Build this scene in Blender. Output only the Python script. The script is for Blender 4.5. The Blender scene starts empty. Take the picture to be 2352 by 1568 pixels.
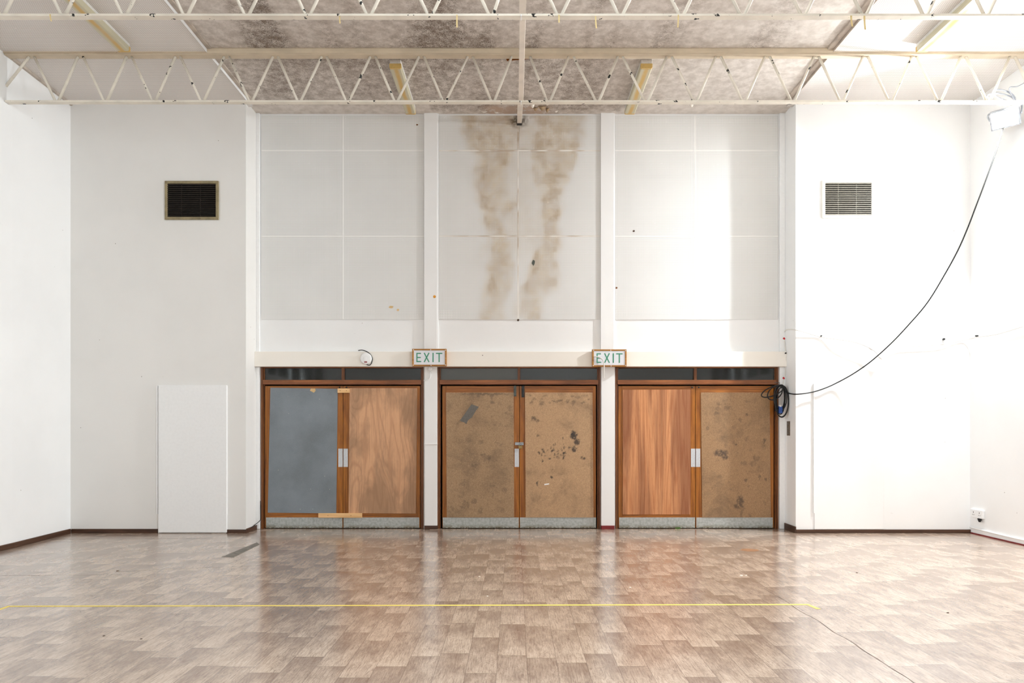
import bpy, math, random
from mathutils import Vector, noise as mnoise
random.seed(7)
PI = math.pi
F = 1568.0; VX, VY, CH = 1183.0, 980.0, 1.47      # focal length in px, principal axis in px, eye height
YB, YS = 9.86, 9.46                               # recess back plane, side wall plane
ZS, ZC = 5.947, 5.987                             # side ceilings, centre ceiling
XL, XR = -6.16, 6.305                             # side walls at the back corners
RL, RR = -3.73, 3.89                              # recess returns
YR = -4.0                                         # rear wall
sc = bpy.context.scene
col = sc.collection

def P(px, py, Y): return Vector(((px - VX) * Y / F, Y, CH + (VY - py) * Y / F))
def X(px, Y): return (px - VX) * Y / F
def Z(py, Y): return CH + (VY - py) * Y / F
def FL(px, py, z=0.0):                            # a point on the floor
    Y = (CH - z) * F / (py - VY); return Vector(((px - VX) * Y / F, Y, z))
def lin(c):
    return tuple(((v / 255) / 12.92 if v / 255 <= .04045 else ((v / 255 + .055) / 1.055) ** 2.4) for v in c) + (1,)

# ------------------------------------------------------------------ materials
class NT:
    def __init__(s, name, rough=.6, spec=.5, metal=0.0):
        s.m = bpy.data.materials.new(name); s.m.use_nodes = True
        s.t = s.m.node_tree; s.b = s.t.nodes['Principled BSDF']
        s.b.inputs['Roughness'].default_value = rough
        s.b.inputs['Specular IOR Level'].default_value = spec
        s.b.inputs['Metallic'].default_value = metal
        s.tc = None
    def n(s, typ, **kw):
        nd = s.t.nodes.new(typ)
        for k, v in kw.items(): setattr(nd, k, v)
        return nd
    def l(s, a, b): s.t.links.new(a, b)
    def put(s, sock, v):
        if hasattr(v, 'is_linked') or hasattr(v, 'links'): s.l(v, sock)
        else: sock.default_value = v
    def co(s):
        if not s.tc: s.tc = s.n('ShaderNodeTexCoord')
        return s.tc.outputs['Object']
    def mapv(s, scale=(1, 1, 1), loc=(0, 0, 0), vec=None, rot=0.):
        m = s.n('ShaderNodeMapping'); s.l(vec or s.co(), m.inputs['Vector'])
        m.inputs['Scale'].default_value = scale; m.inputs['Location'].default_value = loc
        if rot:
            r = s.n('ShaderNodeVectorRotate', rotation_type='Y_AXIS'); r.inputs['Angle'].default_value = rot; s.l(vec or s.co(), r.inputs['Vector']); s.l(r.outputs[0], m.inputs['Vector'])
        return m.outputs[0]
    def noise(s, scale, vec=None, detail=4, rough=.55, dist=0):
        nd = s.n('ShaderNodeTexNoise'); s.l(vec or s.co(), nd.inputs['Vector'])
        nd.inputs['Scale'].default_value = scale; nd.inputs['Detail'].default_value = detail
        nd.inputs['Roughness'].default_value = rough; nd.inputs['Distortion'].default_value = dist
        return nd.outputs['Fac']
    def math(s, op, a, b=None, c=None, clamp=False):
        nd = s.n('ShaderNodeMath', operation=op, use_clamp=clamp)
        for i, v in enumerate((a, b, c)):
            if v is not None: s.put(nd.inputs[i], v)
        return nd.outputs[0]
    def rng(s, v, a, b, c=0., d=1., smooth=True):
        nd = s.n('ShaderNodeMapRange'); nd.clamp = True
        if smooth: nd.interpolation_type = 'SMOOTHSTEP'
        s.put(nd.inputs[0], v)
        for i, q in enumerate((a, b, c, d)): s.put(nd.inputs[i + 1], q)
        return nd.outputs[0]
    def mix(s, f, a, b, blend='MIX'):
        nd = s.n('ShaderNodeMix', data_type='RGBA', blend_type=blend)
        s.put(nd.inputs[0], f); s.put(nd.inputs[6], a); s.put(nd.inputs[7], b)
        return nd.outputs[2]
    def xyz(s, vec=None):
        nd = s.n('ShaderNodeSeparateXYZ'); s.l(vec or s.co(), nd.inputs[0]); return nd.outputs
    def comb(s, x, y, z):
        nd = s.n('ShaderNodeCombineXYZ')
        for i, v in enumerate((x, y, z)): s.put(nd.inputs[i], v)
        return nd.outputs[0]
    def wn(s, vec):
        nd = s.n('ShaderNodeTexWhiteNoise', noise_dimensions='3D'); s.l(vec, nd.inputs['Vector']); return nd.outputs
    def attr(s, name):
        nd = s.n('ShaderNodeAttribute', attribute_name=name); return nd.outputs
    def color(s, c): s.put(s.b.inputs['Base Color'], c)
    def bump(s, h, strength=.2, dist=.002):
        nd = s.n('ShaderNodeBump'); nd.inputs['Strength'].default_value = strength; nd.inputs['Distance'].default_value = dist
        s.l(h, nd.inputs['Height']); s.l(nd.outputs[0], s.b.inputs['Normal'])

def plain(name, c, rough=.5, spec=.5, metal=0., var=.06, scale=30):
    m = NT(name, rough, spec, metal); c = lin(c)
    d = tuple(v * (1 - var * 3) for v in c[:3]) + (1,)
    m.color(m.mix(m.rng(m.noise(scale), .35, .75), c, d)); return m.m

def wall_paint(name, c, marks=.5):
    m = NT(name, .72, .25); c = lin(c)
    big = m.rng(m.noise(.9, detail=5), .35, .75)
    k = m.mix(big, c, tuple(v * .955 for v in c[:3]) + (1,))
    # scuffs: short thin streaks, sparse specks
    st = m.noise(6, m.mapv((1, 1, 7)), detail=8, rough=.7, dist=1.2)
    where = m.rng(m.noise(1.3, detail=3), .52, .66)
    k = m.mix(m.math('MULTIPLY', m.math('MULTIPLY', m.rng(st, .66, .72), where), marks), k, lin((186, 180, 172)))
    sp = m.n('ShaderNodeTexVoronoi'); m.l(m.co(), sp.inputs['Vector']); sp.inputs['Scale'].default_value = 3.1
    speck = m.math('LESS_THAN', sp.outputs['Distance'], .022)
    k = m.mix(m.math('MULTIPLY', speck, marks * 1.2), k, lin((120, 105, 95)))
    m.color(k); m.bump(m.noise(160, detail=3), .08, .002); return m.m

def perforated(name, ax, pitch, c, rad=.25, hole=(120, 116, 112), stain=False, skip=.04):
    m = NT(name, .75, .2)
    x = m.xyz(); u = m.math('DIVIDE', x[ax[0]], pitch); v = m.math('DIVIDE', x[ax[1]], pitch)
    fu = m.math('SUBTRACT', m.math('FRACT', u), .5); fv = m.math('SUBTRACT', m.math('FRACT', v), .5)
    d = m.math('SQRT', m.math('ADD', m.math('MULTIPLY', fu, fu), m.math('MULTIPLY', fv, fv)))
    cell = m.wn(m.comb(m.math('FLOOR', u), m.math('FLOOR', v), 0.))[0]
    keep = m.math('GREATER_THAN', cell, m.math('ADD', m.rng(m.noise(7, detail=3), .66, .8, 0, .4), skip))
    h = m.math('MULTIPLY', m.math('LESS_THAN', d, rad), keep)
    c = lin(c)
    k = m.mix(m.rng(m.noise(1.6, detail=5), .35, .7), c, tuple(q * .96 for q in c[:3]) + (1,))
    if stain:
        a = m.attr('stain')[2]; b = m.attr('grime')[2]
        n1 = m.noise(22, detail=8, rough=.7); n2 = m.noise(5, detail=6, rough=.65)
        t = m.math('MULTIPLY', a, m.rng(m.math('ADD', m.math('MULTIPLY', n1, .5), m.math('MULTIPLY', n2, .5)), .25, .66, .25, 1.), clamp=True)
        k = m.mix(m.math('MULTIPLY', t, .78), k, m.mix(m.rng(n2, .4, .6), lin((208, 188, 154)), lin((178, 152, 114))))
        k = m.mix(m.math('MULTIPLY', m.math('MULTIPLY', b, m.rng(n1, .35, .6)), .9, clamp=True), k, lin((58, 48, 40)))
    hc = lin(hole)
    k = m.mix(h, k, m.mix(m.attr('stain')[2], hc, lin((132, 114, 88))) if stain else hc)
    m.color(k); m.bump(m.math('SUBTRACT', 1., h), .25, .002); return m.m

def timber(name, c1, c2, axis=2, scale=1., rough=.38, dark=(60, 30, 10)):
    m = NT(name, rough, .45)
    s = [46 * scale] * 3; s[axis] = 1.6 * scale
    g = m.noise(1., m.mapv(s), detail=6, rough=.6, dist=.6)
    b = m.noise(1.7, detail=4)
    k = m.mix(m.rng(g, .3, .7), lin(c1), lin(c2))
    k = m.mix(m.rng(b, .45, .75, 0, .35), k, lin(dark))
    s2 = [150 * scale] * 3; s2[axis] = 5 * scale
    k = m.mix(m.rng(m.noise(1., m.mapv(s2), detail=3), .6, .72, 0, .5), k, lin(dark))
    m.color(k); m.bump(g, .08, .001); return m.m

def chipped(name, c, chip=(28, 30, 30), amt=.638, rough=.5):
    m = NT(name, rough, .4); c = lin(c)
    k = m.mix(m.rng(m.noise(4), .35, .7), c, tuple(v * .86 for v in c[:3]) + (1,))
    n = m.noise(11, detail=5, rough=.6); w = m.noise(1.1, detail=2)
    ch = m.math('GREATER_THAN', m.math('ADD', n, m.math('MULTIPLY', w, .18)), amt + .09)
    k = m.mix(ch, k, lin(chip)); m.color(k); return m.m

M = {}
M['wall'] = wall_paint('white_wall_paint', (240, 240, 240))
M['wall_warm'] = wall_paint('aged_white_wall_paint', (232, 230, 227))
M['white'] = plain('white_gloss_paint', (240, 240, 240), .45, .4, var=.01)
M['cream'] = wall_paint('cream_beam_paint', (243, 238, 230), .8)
M['panel'] = perforated('perforated_board', (0, 2), .0157, (241, 241, 240), hole=(150, 146, 142), rad=.27, skip=.005)
def strip_stained():
    m = NT('stained_cover_strip', .75, .2)
    n = m.rng(m.noise(3.2, detail=5), .42, .62); z = m.xyz()[2]
    k = m.mix(m.math('MULTIPLY', n, m.rng(z, 0., 1.9, .25, .8)), lin((236, 233, 228)), lin((168, 140, 108)))
    m.color(k); return m.m
M['strip_stained'] = strip_stained()
M['panel_strip'] = plain('white_cover_strip', (239, 238, 236), .75, .2, var=.01)
M['panel_stained'] = perforated('stained_perforated_board', (0, 2), .0157, (241, 241, 240), hole=(150, 146, 142), rad=.27, stain=True, skip=.005)
M['ceil_side'] = perforated('perforated_ceiling_tile', (0, 1), .0206, (229, 224, 220), rad=.25, hole=(172, 164, 158), skip=.0)
M['steel'] = chipped('cream_chipped_steel', (235, 228, 215))
M['steel_dark'] = chipped('cream_steel_top_chord', (206, 190, 166), amt=.76)
M['tie'] = chipped('cream_tie_paint', (232, 222, 210), chip=(120, 105, 92), amt=.76)
M['timber'] = timber('varnished_hardwood_upright', (172, 106, 34), (126, 70, 16))
M['timber_h'] = timber('varnished_hardwood_rail', (172, 106, 42), (124, 70, 24), axis=0)
M['timber_frame'] = timber('dark_hardwood_frame', (134, 80, 36), (88, 48, 20))
M['timber_frame_h'] = timber('dark_hardwood_transom', (154, 94, 50), (108, 60, 28), axis=0)
M['skirting'] = timber('dark_stained_skirting', (88, 58, 40), (58, 36, 24), axis=0, rough=.5)
M['skirting_y'] = timber('dark_stained_side_skirting', (88, 58, 40), (58, 36, 24), axis=1, rough=.5)
M['pine'] = timber('new_pine', (242, 200, 146), (224, 176, 120), axis=0, rough=.6, dark=(200, 150, 96))
M['sign_wood'] = timber('sign_frame_wood', (190, 134, 58), (150, 98, 36), axis=0, dark=(110, 66, 24))
M['alu'] = plain('worn_aluminium', (205, 208, 212), .42, .5, .35, .05, 60)
M['steel_bright'] = plain('bright_steel', (150, 152, 154), .3, .5, .9)
M['bolt_grey'] = plain('grey_bolt_steel', (92, 96, 90), .45, .5, .5)
M['black'] = plain('black_rubber', (20, 20, 21), .5, .4, var=.02)
M['black_metal'] = plain('black_metal', (26, 25, 24), .4, .5)
M['void'] = plain('duct_shade', (7, 7, 7), .9, .1)
M['brass'] = plain('dull_brass', (150, 124, 78), .4, .5, .7)
M['lobby'] = plain('dark_lobby_plaster', (92, 92, 86), .9, .1)
M['tray'] = plain('white_light_tray', (230, 228, 224), .5, .4)
M['grey_cap'] = plain('grey_end_cap', (200, 192, 184), .6, .3, var=.08, scale=60)
M['tape_y'] = plain('yellow_floor_tape', (232, 208, 104), .6, .3, var=.03)
M['tape_old'] = plain('aged_masking_tape', (226, 204, 150), .7, .2)
M['tape_grey'] = plain('grey_duct_tape', (112, 108, 102), .55, .3, var=.06, scale=40)
M['floor_strip'] = plain('worn_grey_strip', (122, 116, 106), .5, .4, var=.22, scale=18)
M['sign_face'] = plain('sign_face', (226, 228, 234), .3, .4, var=.01)
M['green'] = plain('sign_green', (72, 146, 116), .4, .4, var=.04)
M['red'] = plain('red_plastic', (196, 30, 44), .5, .4)
M['red_dark'] = plain('dark_red_label', (128, 40, 42), .5, .4)
M['blue'] = plain('blue_plug', (22, 66, 140), .4, .5)
M['white_cable'] = plain('off_white_cable', (224, 220, 214), .5, .4, var=.01)
M['rust'] = plain('rusty_wood', (128, 74, 28), .8, .2, var=.15, scale=25)
M['leaf'] = plain('green_weed', (86, 150, 60), .6, .3)
M['flake'] = plain('paint_flake', (238, 232, 222), .7, .2, var=.02)
M['flake_tan'] = plain('paint_flake_underside', (176, 152, 122), .8, .2, var=.1)
M['dark_bit'] = plain('dark_debris', (84, 66, 56), .8, .2)
M['seam'] = plain('dark_vinyl_seam', (86, 70, 60), .8, .1)
M['orange'] = plain('orange_patch', (226, 160, 70), .8, .1)
M['beige_chip'] = plain('beige_chip', (218, 186, 138), .8, .1)
M['grille_olive'] = plain('tarnished_grille_frame', (150, 136, 104), .5, .4, var=.12, scale=14)
M['grille_cream'] = plain('cream_grille_frame', (240, 236, 222), .5, .4, var=.02)
M['slat_dark'] = plain('dark_grille_blade', (44, 36, 30), .6, .3)
M['slat_cream'] = plain('cream_grille_blade', (120, 114, 102), .5, .4)
M['plate_brown'] = plain('brown_metal_plate', (112, 98, 84), .5, .4, .2, .15, 50)
M['lamp_body'] = plain('grey_floodlight_housing', (170, 174, 182), .45, .5, .5)

def kick_mat():
    m = NT('kick_plate', .45, .5, .3)
    k = m.mix(m.rng(m.noise(30, m.mapv((1, 1, 1)), detail=6), .35, .7), lin((186, 190, 188)), lin((160, 164, 160)))
    z = m.xyz()[2]
    n = m.noise(9, detail=6, rough=.65)
    dirt = m.math('MULTIPLY', m.rng(z, .075, .0), m.rng(n, .3, .6))
    k = m.mix(dirt, k, lin((112, 104, 78)))
    pl = m.math('MULTIPLY', m.rng(z, .03, .008), m.rng(m.noise(34, m.mapv((1, 1, 2)), detail=5), .5, .56))
    m.color(m.mix(pl, k, lin((216, 216, 206)))); return m.m
M['kick'] = kick_mat()

def laminate():
    m = NT('grey_laminate', .38, .5)
    k = m.mix(m.rng(m.noise(1.6, detail=5), .3, .7), lin((128, 136, 144)), lin((106, 113, 119)))
    k = m.mix(m.rng(m.noise(170, detail=2), .45, .75, 0, .35), k, lin((150, 156, 162)))
    sp = m.n('ShaderNodeTexVoronoi'); m.l(m.co(), sp.inputs['Vector']); sp.inputs['Scale'].default_value = 9.
    k = m.mix(m.math('LESS_THAN', sp.outputs['Distance'], .04), k, lin((200, 200, 196)))
    m.color(k); return m.m
M['laminate'] = laminate()

def plywood(name, light, mid, dk, sx, sz, rings, dirt, ds=(3.2, 1, 1.1), dm=.8):
    m = NT(name, .5, .35)
    f = m.noise(1., m.mapv((sx, 1, sz), (3.1, 0, 1.7)), detail=2, rough=.4, dist=.3)
    r = m.math('FRACT', m.math('MULTIPLY', f, rings))
    r = m.math('ABSOLUTE', m.math('SUBTRACT', m.math('MULTIPLY', r, 2.), 1.))
    k = m.mix(m.rng(r, .5, 1., 0, .5), lin(light), lin(mid))
    st = m.noise(1., m.mapv((60, 1, 1.6)), detail=5, rough=.65)
    k = m.mix(m.rng(st, .45, .75, 0, .75), k, lin(mid))
    b = m.noise(1., m.mapv(ds, (dirt, 0, 0)), detail=5, rough=.6, dist=.4)
    k = m.mix(m.rng(b, .40, .60, 0, dm), k, lin(dk))
    k = m.mix(m.rng(m.noise(1., m.mapv((240, 1, 9)), detail=3), .56, .72, 0, .4), k, lin(dk))
    m.color(k); return m.m
M['ply_pink'] = plywood('pale_plywood', (214, 166, 128), (178, 132, 98), (134, 106, 82), 2.0, .42, 20, .0, (3.2, 1, 1.1), .6)
M['ply_red'] = plywood('reddish_plywood', (210, 150, 104), (172, 104, 62), (112, 62, 40), 5.0, .16, 16, 2.3, (4.2, 1, .3), .65)

def hardboard(name, light, mid, dk, off):
    m = NT(name, .55, .35)
    a = m.noise(1., m.mapv((60, 1, 60), (off, 0, off)), detail=7, rough=.75, dist=1.6)
    k = m.mix(m.rng(a, .3, .7), lin(light), lin(mid))
    for ang, cc, am in ((.7, mid, .8), (-.9, mid, .8), (2.0, light, .6), (.1, dk, .5)):
        q_ = m.noise(1., m.mapv((190, 1, 34), (off, 0, ang), rot=ang), detail=3, rough=.6, dist=.5)
        k = m.mix(m.rng(q_, .55, .68, 0, am), k, lin(cc))
    b = m.noise(2.2, m.mapv((1, 1, 1), (off, 0, off)), detail=8, rough=.68, dist=.4)
    k = m.mix(m.rng(b, .46, .72, 0, .6), k, lin(dk))
    sp = m.noise(1., m.mapv((120, 1, 40), (off, 0, 0)), detail=3, dist=2.5)
    k = m.mix(m.rng(sp, .62, .7, 0, .45), k, lin(dk))
    s = m.attr('stain')[2]
    k = m.mix(m.math('MULTIPLY', s, m.rng(m.noise(26, detail=6, rough=.7), .3, .55)), k, lin((62, 54, 50)))
    m.color(k); return m.m
M['hard_l'] = hardboard('brown_hardboard', (184, 154, 120), (142, 114, 86), (104, 86, 68), 0.)
M['hard_m'] = hardboard('tan_hardboard', (202, 168, 130), (164, 130, 98), (116, 94, 74), 4.)
M['hard_r'] = hardboard('dull_hardboard', (176, 142, 106), (138, 106, 76), (96, 78, 60), 9.)

def glass_mat(name, tint, ior, diff=0.):
    m = NT(name, .06, .5)
    t = m.t; nd = t.nodes
    tr = nd.new('ShaderNodeBsdfTransparent'); tr.inputs[0].default_value = tint
    gl = nd.new('ShaderNodeBsdfGlossy'); gl.inputs['Roughness'].default_value = .05
    fr = nd.new('ShaderNodeFresnel'); fr.inputs[0].default_value = ior
    mx = nd.new('ShaderNodeMixShader')
    df = nd.new('ShaderNodeBsdfDiffuse'); df.inputs[0].default_value = (.16, .165, .155, 1); m2 = nd.new('ShaderNodeMixShader'); m2.inputs[0].default_value = diff
    t.links.new(tr.outputs[0], m2.inputs[1]); t.links.new(df.outputs[0], m2.inputs[2])
    t.links.new(fr.outputs[0], mx.inputs[0]); t.links.new(m2.outputs[0], mx.inputs[1]); t.links.new(gl.outputs[0], mx.inputs[2])
    t.links.new(mx.outputs[0], nd['Material Output'].inputs[0]); return m.m
M['glass'] = glass_mat('dark_transom_glass', (.5, .52, .52, 1), 1.5, .16)
M['glass_beige'] = glass_mat('obscured_beige_glass', (.5, .5, .47, 1), 1.4, .7)
M['clear'] = glass_mat('clear_window_glass', (.96, .97, .97, 1), 1.3)

def diffuser():
    m = NT('yellowed_diffuser', .35, .5)
    x = m.xyz()
    c = m.rng(m.math('ABSOLUTE', m.math('ADD', x[0], m.math('MULTIPLY', m.math('SUBTRACT', m.noise(3), .5), .03))), .008, .045)
    n = m.rng(m.noise(1.8), .25, .5, .35, 1.)
    k = m.mix(m.math('MULTIPLY', m.math('SUBTRACT', 1., c), n), lin((196, 190, 164)), lin((200, 164, 94)))
    m.color(k); return m.m
M['diffuser'] = diffuser()
M['diffuser_end'] = plain('amber_diffuser_end', (206, 172, 104), .4, .5, var=.05)

def lens():
    m = NT('floodlight_lens'); m.b.inputs['Emission Color'].default_value = (1, .99, .98, 1)
    m.b.inputs['Emission Strength'].default_value = 60; return m.m
M['lens'] = lens()

def ceiling_mat():
    m = NT('mould_stained_ceiling', .85, .15)
    a = m.attr('mould')[2]; pk = m.attr('peel')[2]
    n1 = m.noise(95, detail=4, rough=.7); n2 = m.noise(9, detail=7, rough=.65); n3 = m.noise(42, detail=5, rough=.7)
    base = m.mix(m.rng(n2, .35, .7), lin((222, 215, 208)), lin((206, 198, 190)))
    veil = m.math('MULTIPLY', a, m.rng(m.math('ADD', m.math('MULTIPLY', n2, .6), m.math('MULTIPLY', n3, .4)), .3, .66))
    k = m.mix(m.math('MULTIPLY', veil, .95, clamp=True), base, lin((128, 113, 101)))
    th = m.math('SUBTRACT', .74, m.math('MULTIPLY', a, .21))
    sp = m.math('GREATER_THAN', n1, th)
    k = m.mix(m.math('MULTIPLY', sp, m.rng(a, .02, .3, .1, .75)), k, lin((72, 60, 52)))
    k = m.mix(m.math('MULTIPLY', pk, m.rng(n2, .4, .5)), k, lin((190, 166, 148)))
    m.color(k); m.bump(n1, .2, .003); return m.m
M['ceiling'] = ceiling_mat()

def floor_mat():
    m = NT('wood_print_vinyl', .3, .5); m.b.inputs['IOR'].default_value = 1.7
    x = m.xyz()
    u = m.math('DIVIDE', m.math('ADD', x[0], .111), .1853)
    ci = m.math('FLOOR', u); fu = m.math('FRACT', u)
    r1 = m.wn(m.comb(ci, 3.7, 1.1))[0]
    v = m.math('ADD', m.math('DIVIDE', x[1], .69), m.math('MULTIPLY', r1, 3.))
    ri = m.math('FLOOR', v); fv = m.math('FRACT', v)
    idn = m.wn(m.comb(ci, ri, 5.3)); idc = m.xyz(idn[1])
    pc = m.comb(m.math('ADD', x[0], m.math('MULTIPLY', idc[0], 40)), m.math('ADD', x[1], m.math('MULTIPLY', idc[1], 40)), m.math('MULTIPLY', idc[2], 20))
    # cathedral grain: contour lines of a soft noise, stretched along the plank
    fld = m.noise(1., m.mapv((9.5, 2.2, 1), vec=pc), detail=3, rough=.5, dist=.7)
    rg = m.math('FRACT', m.math('MULTIPLY', fld, 20.))
    rg = m.math('ABSOLUTE', m.math('SUBTRACT', m.math('MULTIPLY', rg, 2.), 1.))
    fine = m.noise(1., m.mapv((130, 9, 1), vec=pc), detail=5, rough=.65, dist=.6)
    tone = m.noise(1., m.mapv((9, 4., 1), vec=pc), detail=6, rough=.62)
    t = m.math('ADD', m.math('ADD', m.math('MULTIPLY', tone, 1.1), m.math('MULTIPLY', idn[0], .14)), m.math('MULTIPLY', m.rng(fv, .0, 1., 0, .30, False), 1.))
    k = m.mix(m.rng(t, .42, 1.08), lin((202, 181, 162)), lin((145, 124, 109)))
    k = m.mix(m.rng(fine, .40, .72, 0, .6), k, lin((108, 84, 72)))
    k = m.mix(m.rng(rg, .55, 1., 0, .26), k, lin((104, 78, 64)))
    e1 = m.math('LESS_THAN', m.math('MINIMUM', fu, m.math('SUBTRACT', 1., fu)), .010)
    e2 = m.math('LESS_THAN', m.math('MINIMUM', fv, m.math('SUBTRACT', 1., fv)), .0036)
    k = m.mix(m.math('MULTIPLY', m.math('MAXIMUM', e1, e2), .5), k, lin((84, 66, 56)))
    m.color(k)
    m.b.inputs['Coat Weight'].default_value = .45; m.b.inputs['Coat Roughness'].default_value = .2
    m.put(m.b.inputs['Roughness'], m.rng(m.noise(3., detail=4), .3, .7, .16, .24))
    m.bump(m.noise(1., m.mapv((120, 30, 1)), detail=3), .05, .002)
    return m.m
M['floor'] = floor_mat()

# ------------------------------------------------------------------ geometry helpers
class MB:
    def __init__(s): s.v = []; s.f = []
    def add(s, vs, fs):
        b = len(s.v); s.v += [tuple(p) for p in vs]; s.f += [tuple(i + b for i in f) for f in fs]; return s
    def box(s, x0, x1, y0, y1, z0, z1):
        x0, x1 = sorted((x0, x1)); y0, y1 = sorted((y0, y1)); z0, z1 = sorted((z0, z1))
        vs = [(x, y, z) for z in (z0, z1) for y in (y0, y1) for x in (x0, x1)]
        return s.add(vs, [(0, 2, 3, 1), (4, 5, 7, 6), (0, 1, 5, 4), (2, 6, 7, 3), (0, 4, 6, 2), (1, 3, 7, 5)])
    def prism(s, front, d):                       # polygon (list of points) swept by d
        n = len(front); d = Vector(d)
        vs = [Vector(p) for p in front] + [Vector(p) + d for p in front]
        fs = [tuple(range(n)), tuple(range(2 * n - 1, n - 1, -1))]
        fs += [(i, i + n, (i + 1) % n + n, (i + 1) % n) for i in range(n)]
        return s.add(vs, fs)
    def tube(s, pts, r, seg=8, r1=None):
        pts = [Vector(p) for p in pts]; n = len(pts); rings = []
        up = None; vs = []
        for i, p in enumerate(pts):
            t = (pts[min(i + 1, n - 1)] - pts[max(i - 1, 0)]).normalized()
            if up is None:
                up = Vector((0, 0, 1)) if abs(t.z) < .9 else Vector((1, 0, 0))
            a = (up - t * up.dot(t)).normalized(); b = t.cross(a); up = a
            rr = r if r1 is None else r + (r1 - r) * i / (n - 1)
            vs += [p + a * (rr * math.cos(2 * PI * k / seg)) + b * (rr * math.sin(2 * PI * k / seg)) for k in range(seg)]
        fs = []
        for i in range(n - 1):
            for k in range(seg):
                k2 = (k + 1) % seg
                fs.append((i * seg + k, i * seg + k2, (i + 1) * seg + k2, (i + 1) * seg + k))
        fs += [tuple(range(seg - 1, -1, -1)), tuple((n - 1) * seg + k for k in range(seg))]
        return s.add(vs, fs)
    def lathe_y(s, c, prof, seg=32):              # profile [(radius, y offset)] about an axis along Y
        c = Vector(c); vs = []; fs = []
        for r, y in prof: vs += [c + Vector((r * math.cos(2 * PI * k / seg), y, r * math.sin(2 * PI * k / seg))) for k in range(seg)]
        for i in range(len(prof) - 1):
            for k in range(seg):
                k2 = (k + 1) % seg
                fs.append((i * seg + k, i * seg + k2, (i + 1) * seg + k2, (i + 1) * seg + k))
        fs += [tuple(range(seg)), tuple((len(prof) - 1) * seg + k for k in range(seg - 1, -1, -1))]
        return s.add(vs, fs)
    def build(s, name, mat, parent=None, org=None, bevel=0., smooth=False):
        if org is None: org = worg(parent) if parent is not None else Vector((0, 0, 0))
        org = Vector(org)
        me = bpy.data.meshes.new(name); me.from_pydata([Vector(p) - org for p in s.v], [], s.f); me.update()
        import bmesh
        bm = bmesh.new(); bm.from_mesh(me); bmesh.ops.recalc_face_normals(bm, faces=bm.faces); bm.to_mesh(me); bm.free()
        me.materials.append(mat)
        o = bpy.data.objects.new(name, me); col.objects.link(o)
        if parent is not None: o.parent = parent
        else: o.location = org
        if smooth:
            for p in me.polygons: p.use_smooth = True
        if bevel:
            b = o.modifiers.new('edge', 'BEVEL'); b.width = bevel; b.segments = 2; b.limit_method = 'ANGLE'
        return o

def worg(o):
    v = Vector((0, 0, 0))
    while o is not None: v = v + o.location; o = o.parent
    return v
def tag(o, label, cat, group=None, kind=None):
    o['label'] = label; o['category'] = cat
    if group: o['group'] = group
    if kind: o['kind'] = kind
    return o
def struct(o, label=None, cat=None):
    o['kind'] = 'structure'
    if label: o['label'] = label
    if cat: o['category'] = cat
    return o
def empty(name, loc):
    o = bpy.data.objects.new(name, None); o.location = Vector(loc); o.empty_display_size = .1; col.objects.link(o); return o
def box(x0, x1, y0, y1, z0, z1): return MB().box(x0, x1, y0, y1, z0, z1)

def smooth_path(pts, n=8):
    pts = [Vector(p) for p in pts]; out = []
    for i in range(len(pts) - 1):
        p0, p1, p2, p3 = pts[max(i - 1, 0)], pts[i], pts[i + 1], pts[min(i + 2, len(pts) - 1)]
        for k in range(n):
            t = k / n
            out.append(.5 * ((2 * p1) + (p2 - p0) * t + (2 * p0 - 5 * p1 + 4 * p2 - p3) * t * t + (3 * p1 - p0 - 3 * p2 + p3) * t ** 3))
    out.append(pts[-1]); return out

def fbm(x, y, z=0., o=4):
    return sum(mnoise.noise(Vector((x * 2 ** k, y * 2 ** k, z + k * 7.1))) / 2 ** k for k in range(o))
def sstep(a, b, x):
    t = max(0., min(1., (x - a) / (b - a))) if a != b else 0.
    return t * t * (3 - 2 * t)

def set_attr(o, name, fn):
    me = o.data; org = worg(o)
    at = me.attributes.new(name, 'FLOAT', 'POINT')
    at.data.foreach_set('value', [max(0., min(1., fn(*(v.co + org)))) for v in me.vertices])

def sheet_xz(x0, x1, z0, z1, y0, y1, res, corners=None):
    """a board whose front face (at y0) is finely divided, y1 its back"""
    nx = max(1, int((x1 - x0) / res)); nz = max(1, int((z1 - z0) / res)); m = MB(); vs = []
    for j in range(nz + 1):
        for i in range(nx + 1):
            a, b = i / nx, j / nz
            if corners:
                (ax, az), (bx, bz), (cx, cz), (dx, dz) = corners     # bl, br, tr, tl
                xx = (1 - b) * ((1 - a) * ax + a * bx) + b * ((1 - a) * dx + a * cx)
                zz = (1 - b) * ((1 - a) * az + a * bz) + b * ((1 - a) * dz + a * cz)
            else: xx, zz = x0 + a * (x1 - x0), z0 + b * (z1 - z0)
            vs.append((xx, y0, zz))
    W = nx + 1
    fs = [(j * W + i, j * W + i + 1, (j + 1) * W + i + 1, (j + 1) * W + i) for j in range(nz) for i in range(nx)]
    rim = [i for i in range(W)] + [j * W + nx for j in range(1, nz + 1)] + [nz * W + i for i in range(nx - 1, -1, -1)] + [j * W for j in range(nz - 1, 0, -1)]
    n0 = len(vs); vs += [(vs[i][0], y1, vs[i][2]) for i in rim]; R = len(rim)
    fs += [(rim[i], n0 + i, n0 + (i + 1) % R, rim[(i + 1) % R]) for i in range(R)]
    fs.append(tuple(n0 + i for i in range(R)))
    m.add(vs, fs); return m

# ------------------------------------------------------------------ camera
cam = bpy.data.cameras.new('camera'); co = bpy.data.objects.new('camera', cam); col.objects.link(co)
cam.sensor_width = 36; cam.lens = 36 * F / 2352; cam.sensor_fit = 'HORIZONTAL'
cam.shift_x = -(VX - 1176) / 2352; cam.shift_y = (VY - 784) / 2352
co.location = (0, 0, CH); co.rotation_euler = (PI / 2, 0, 0); sc.camera = co

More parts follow.
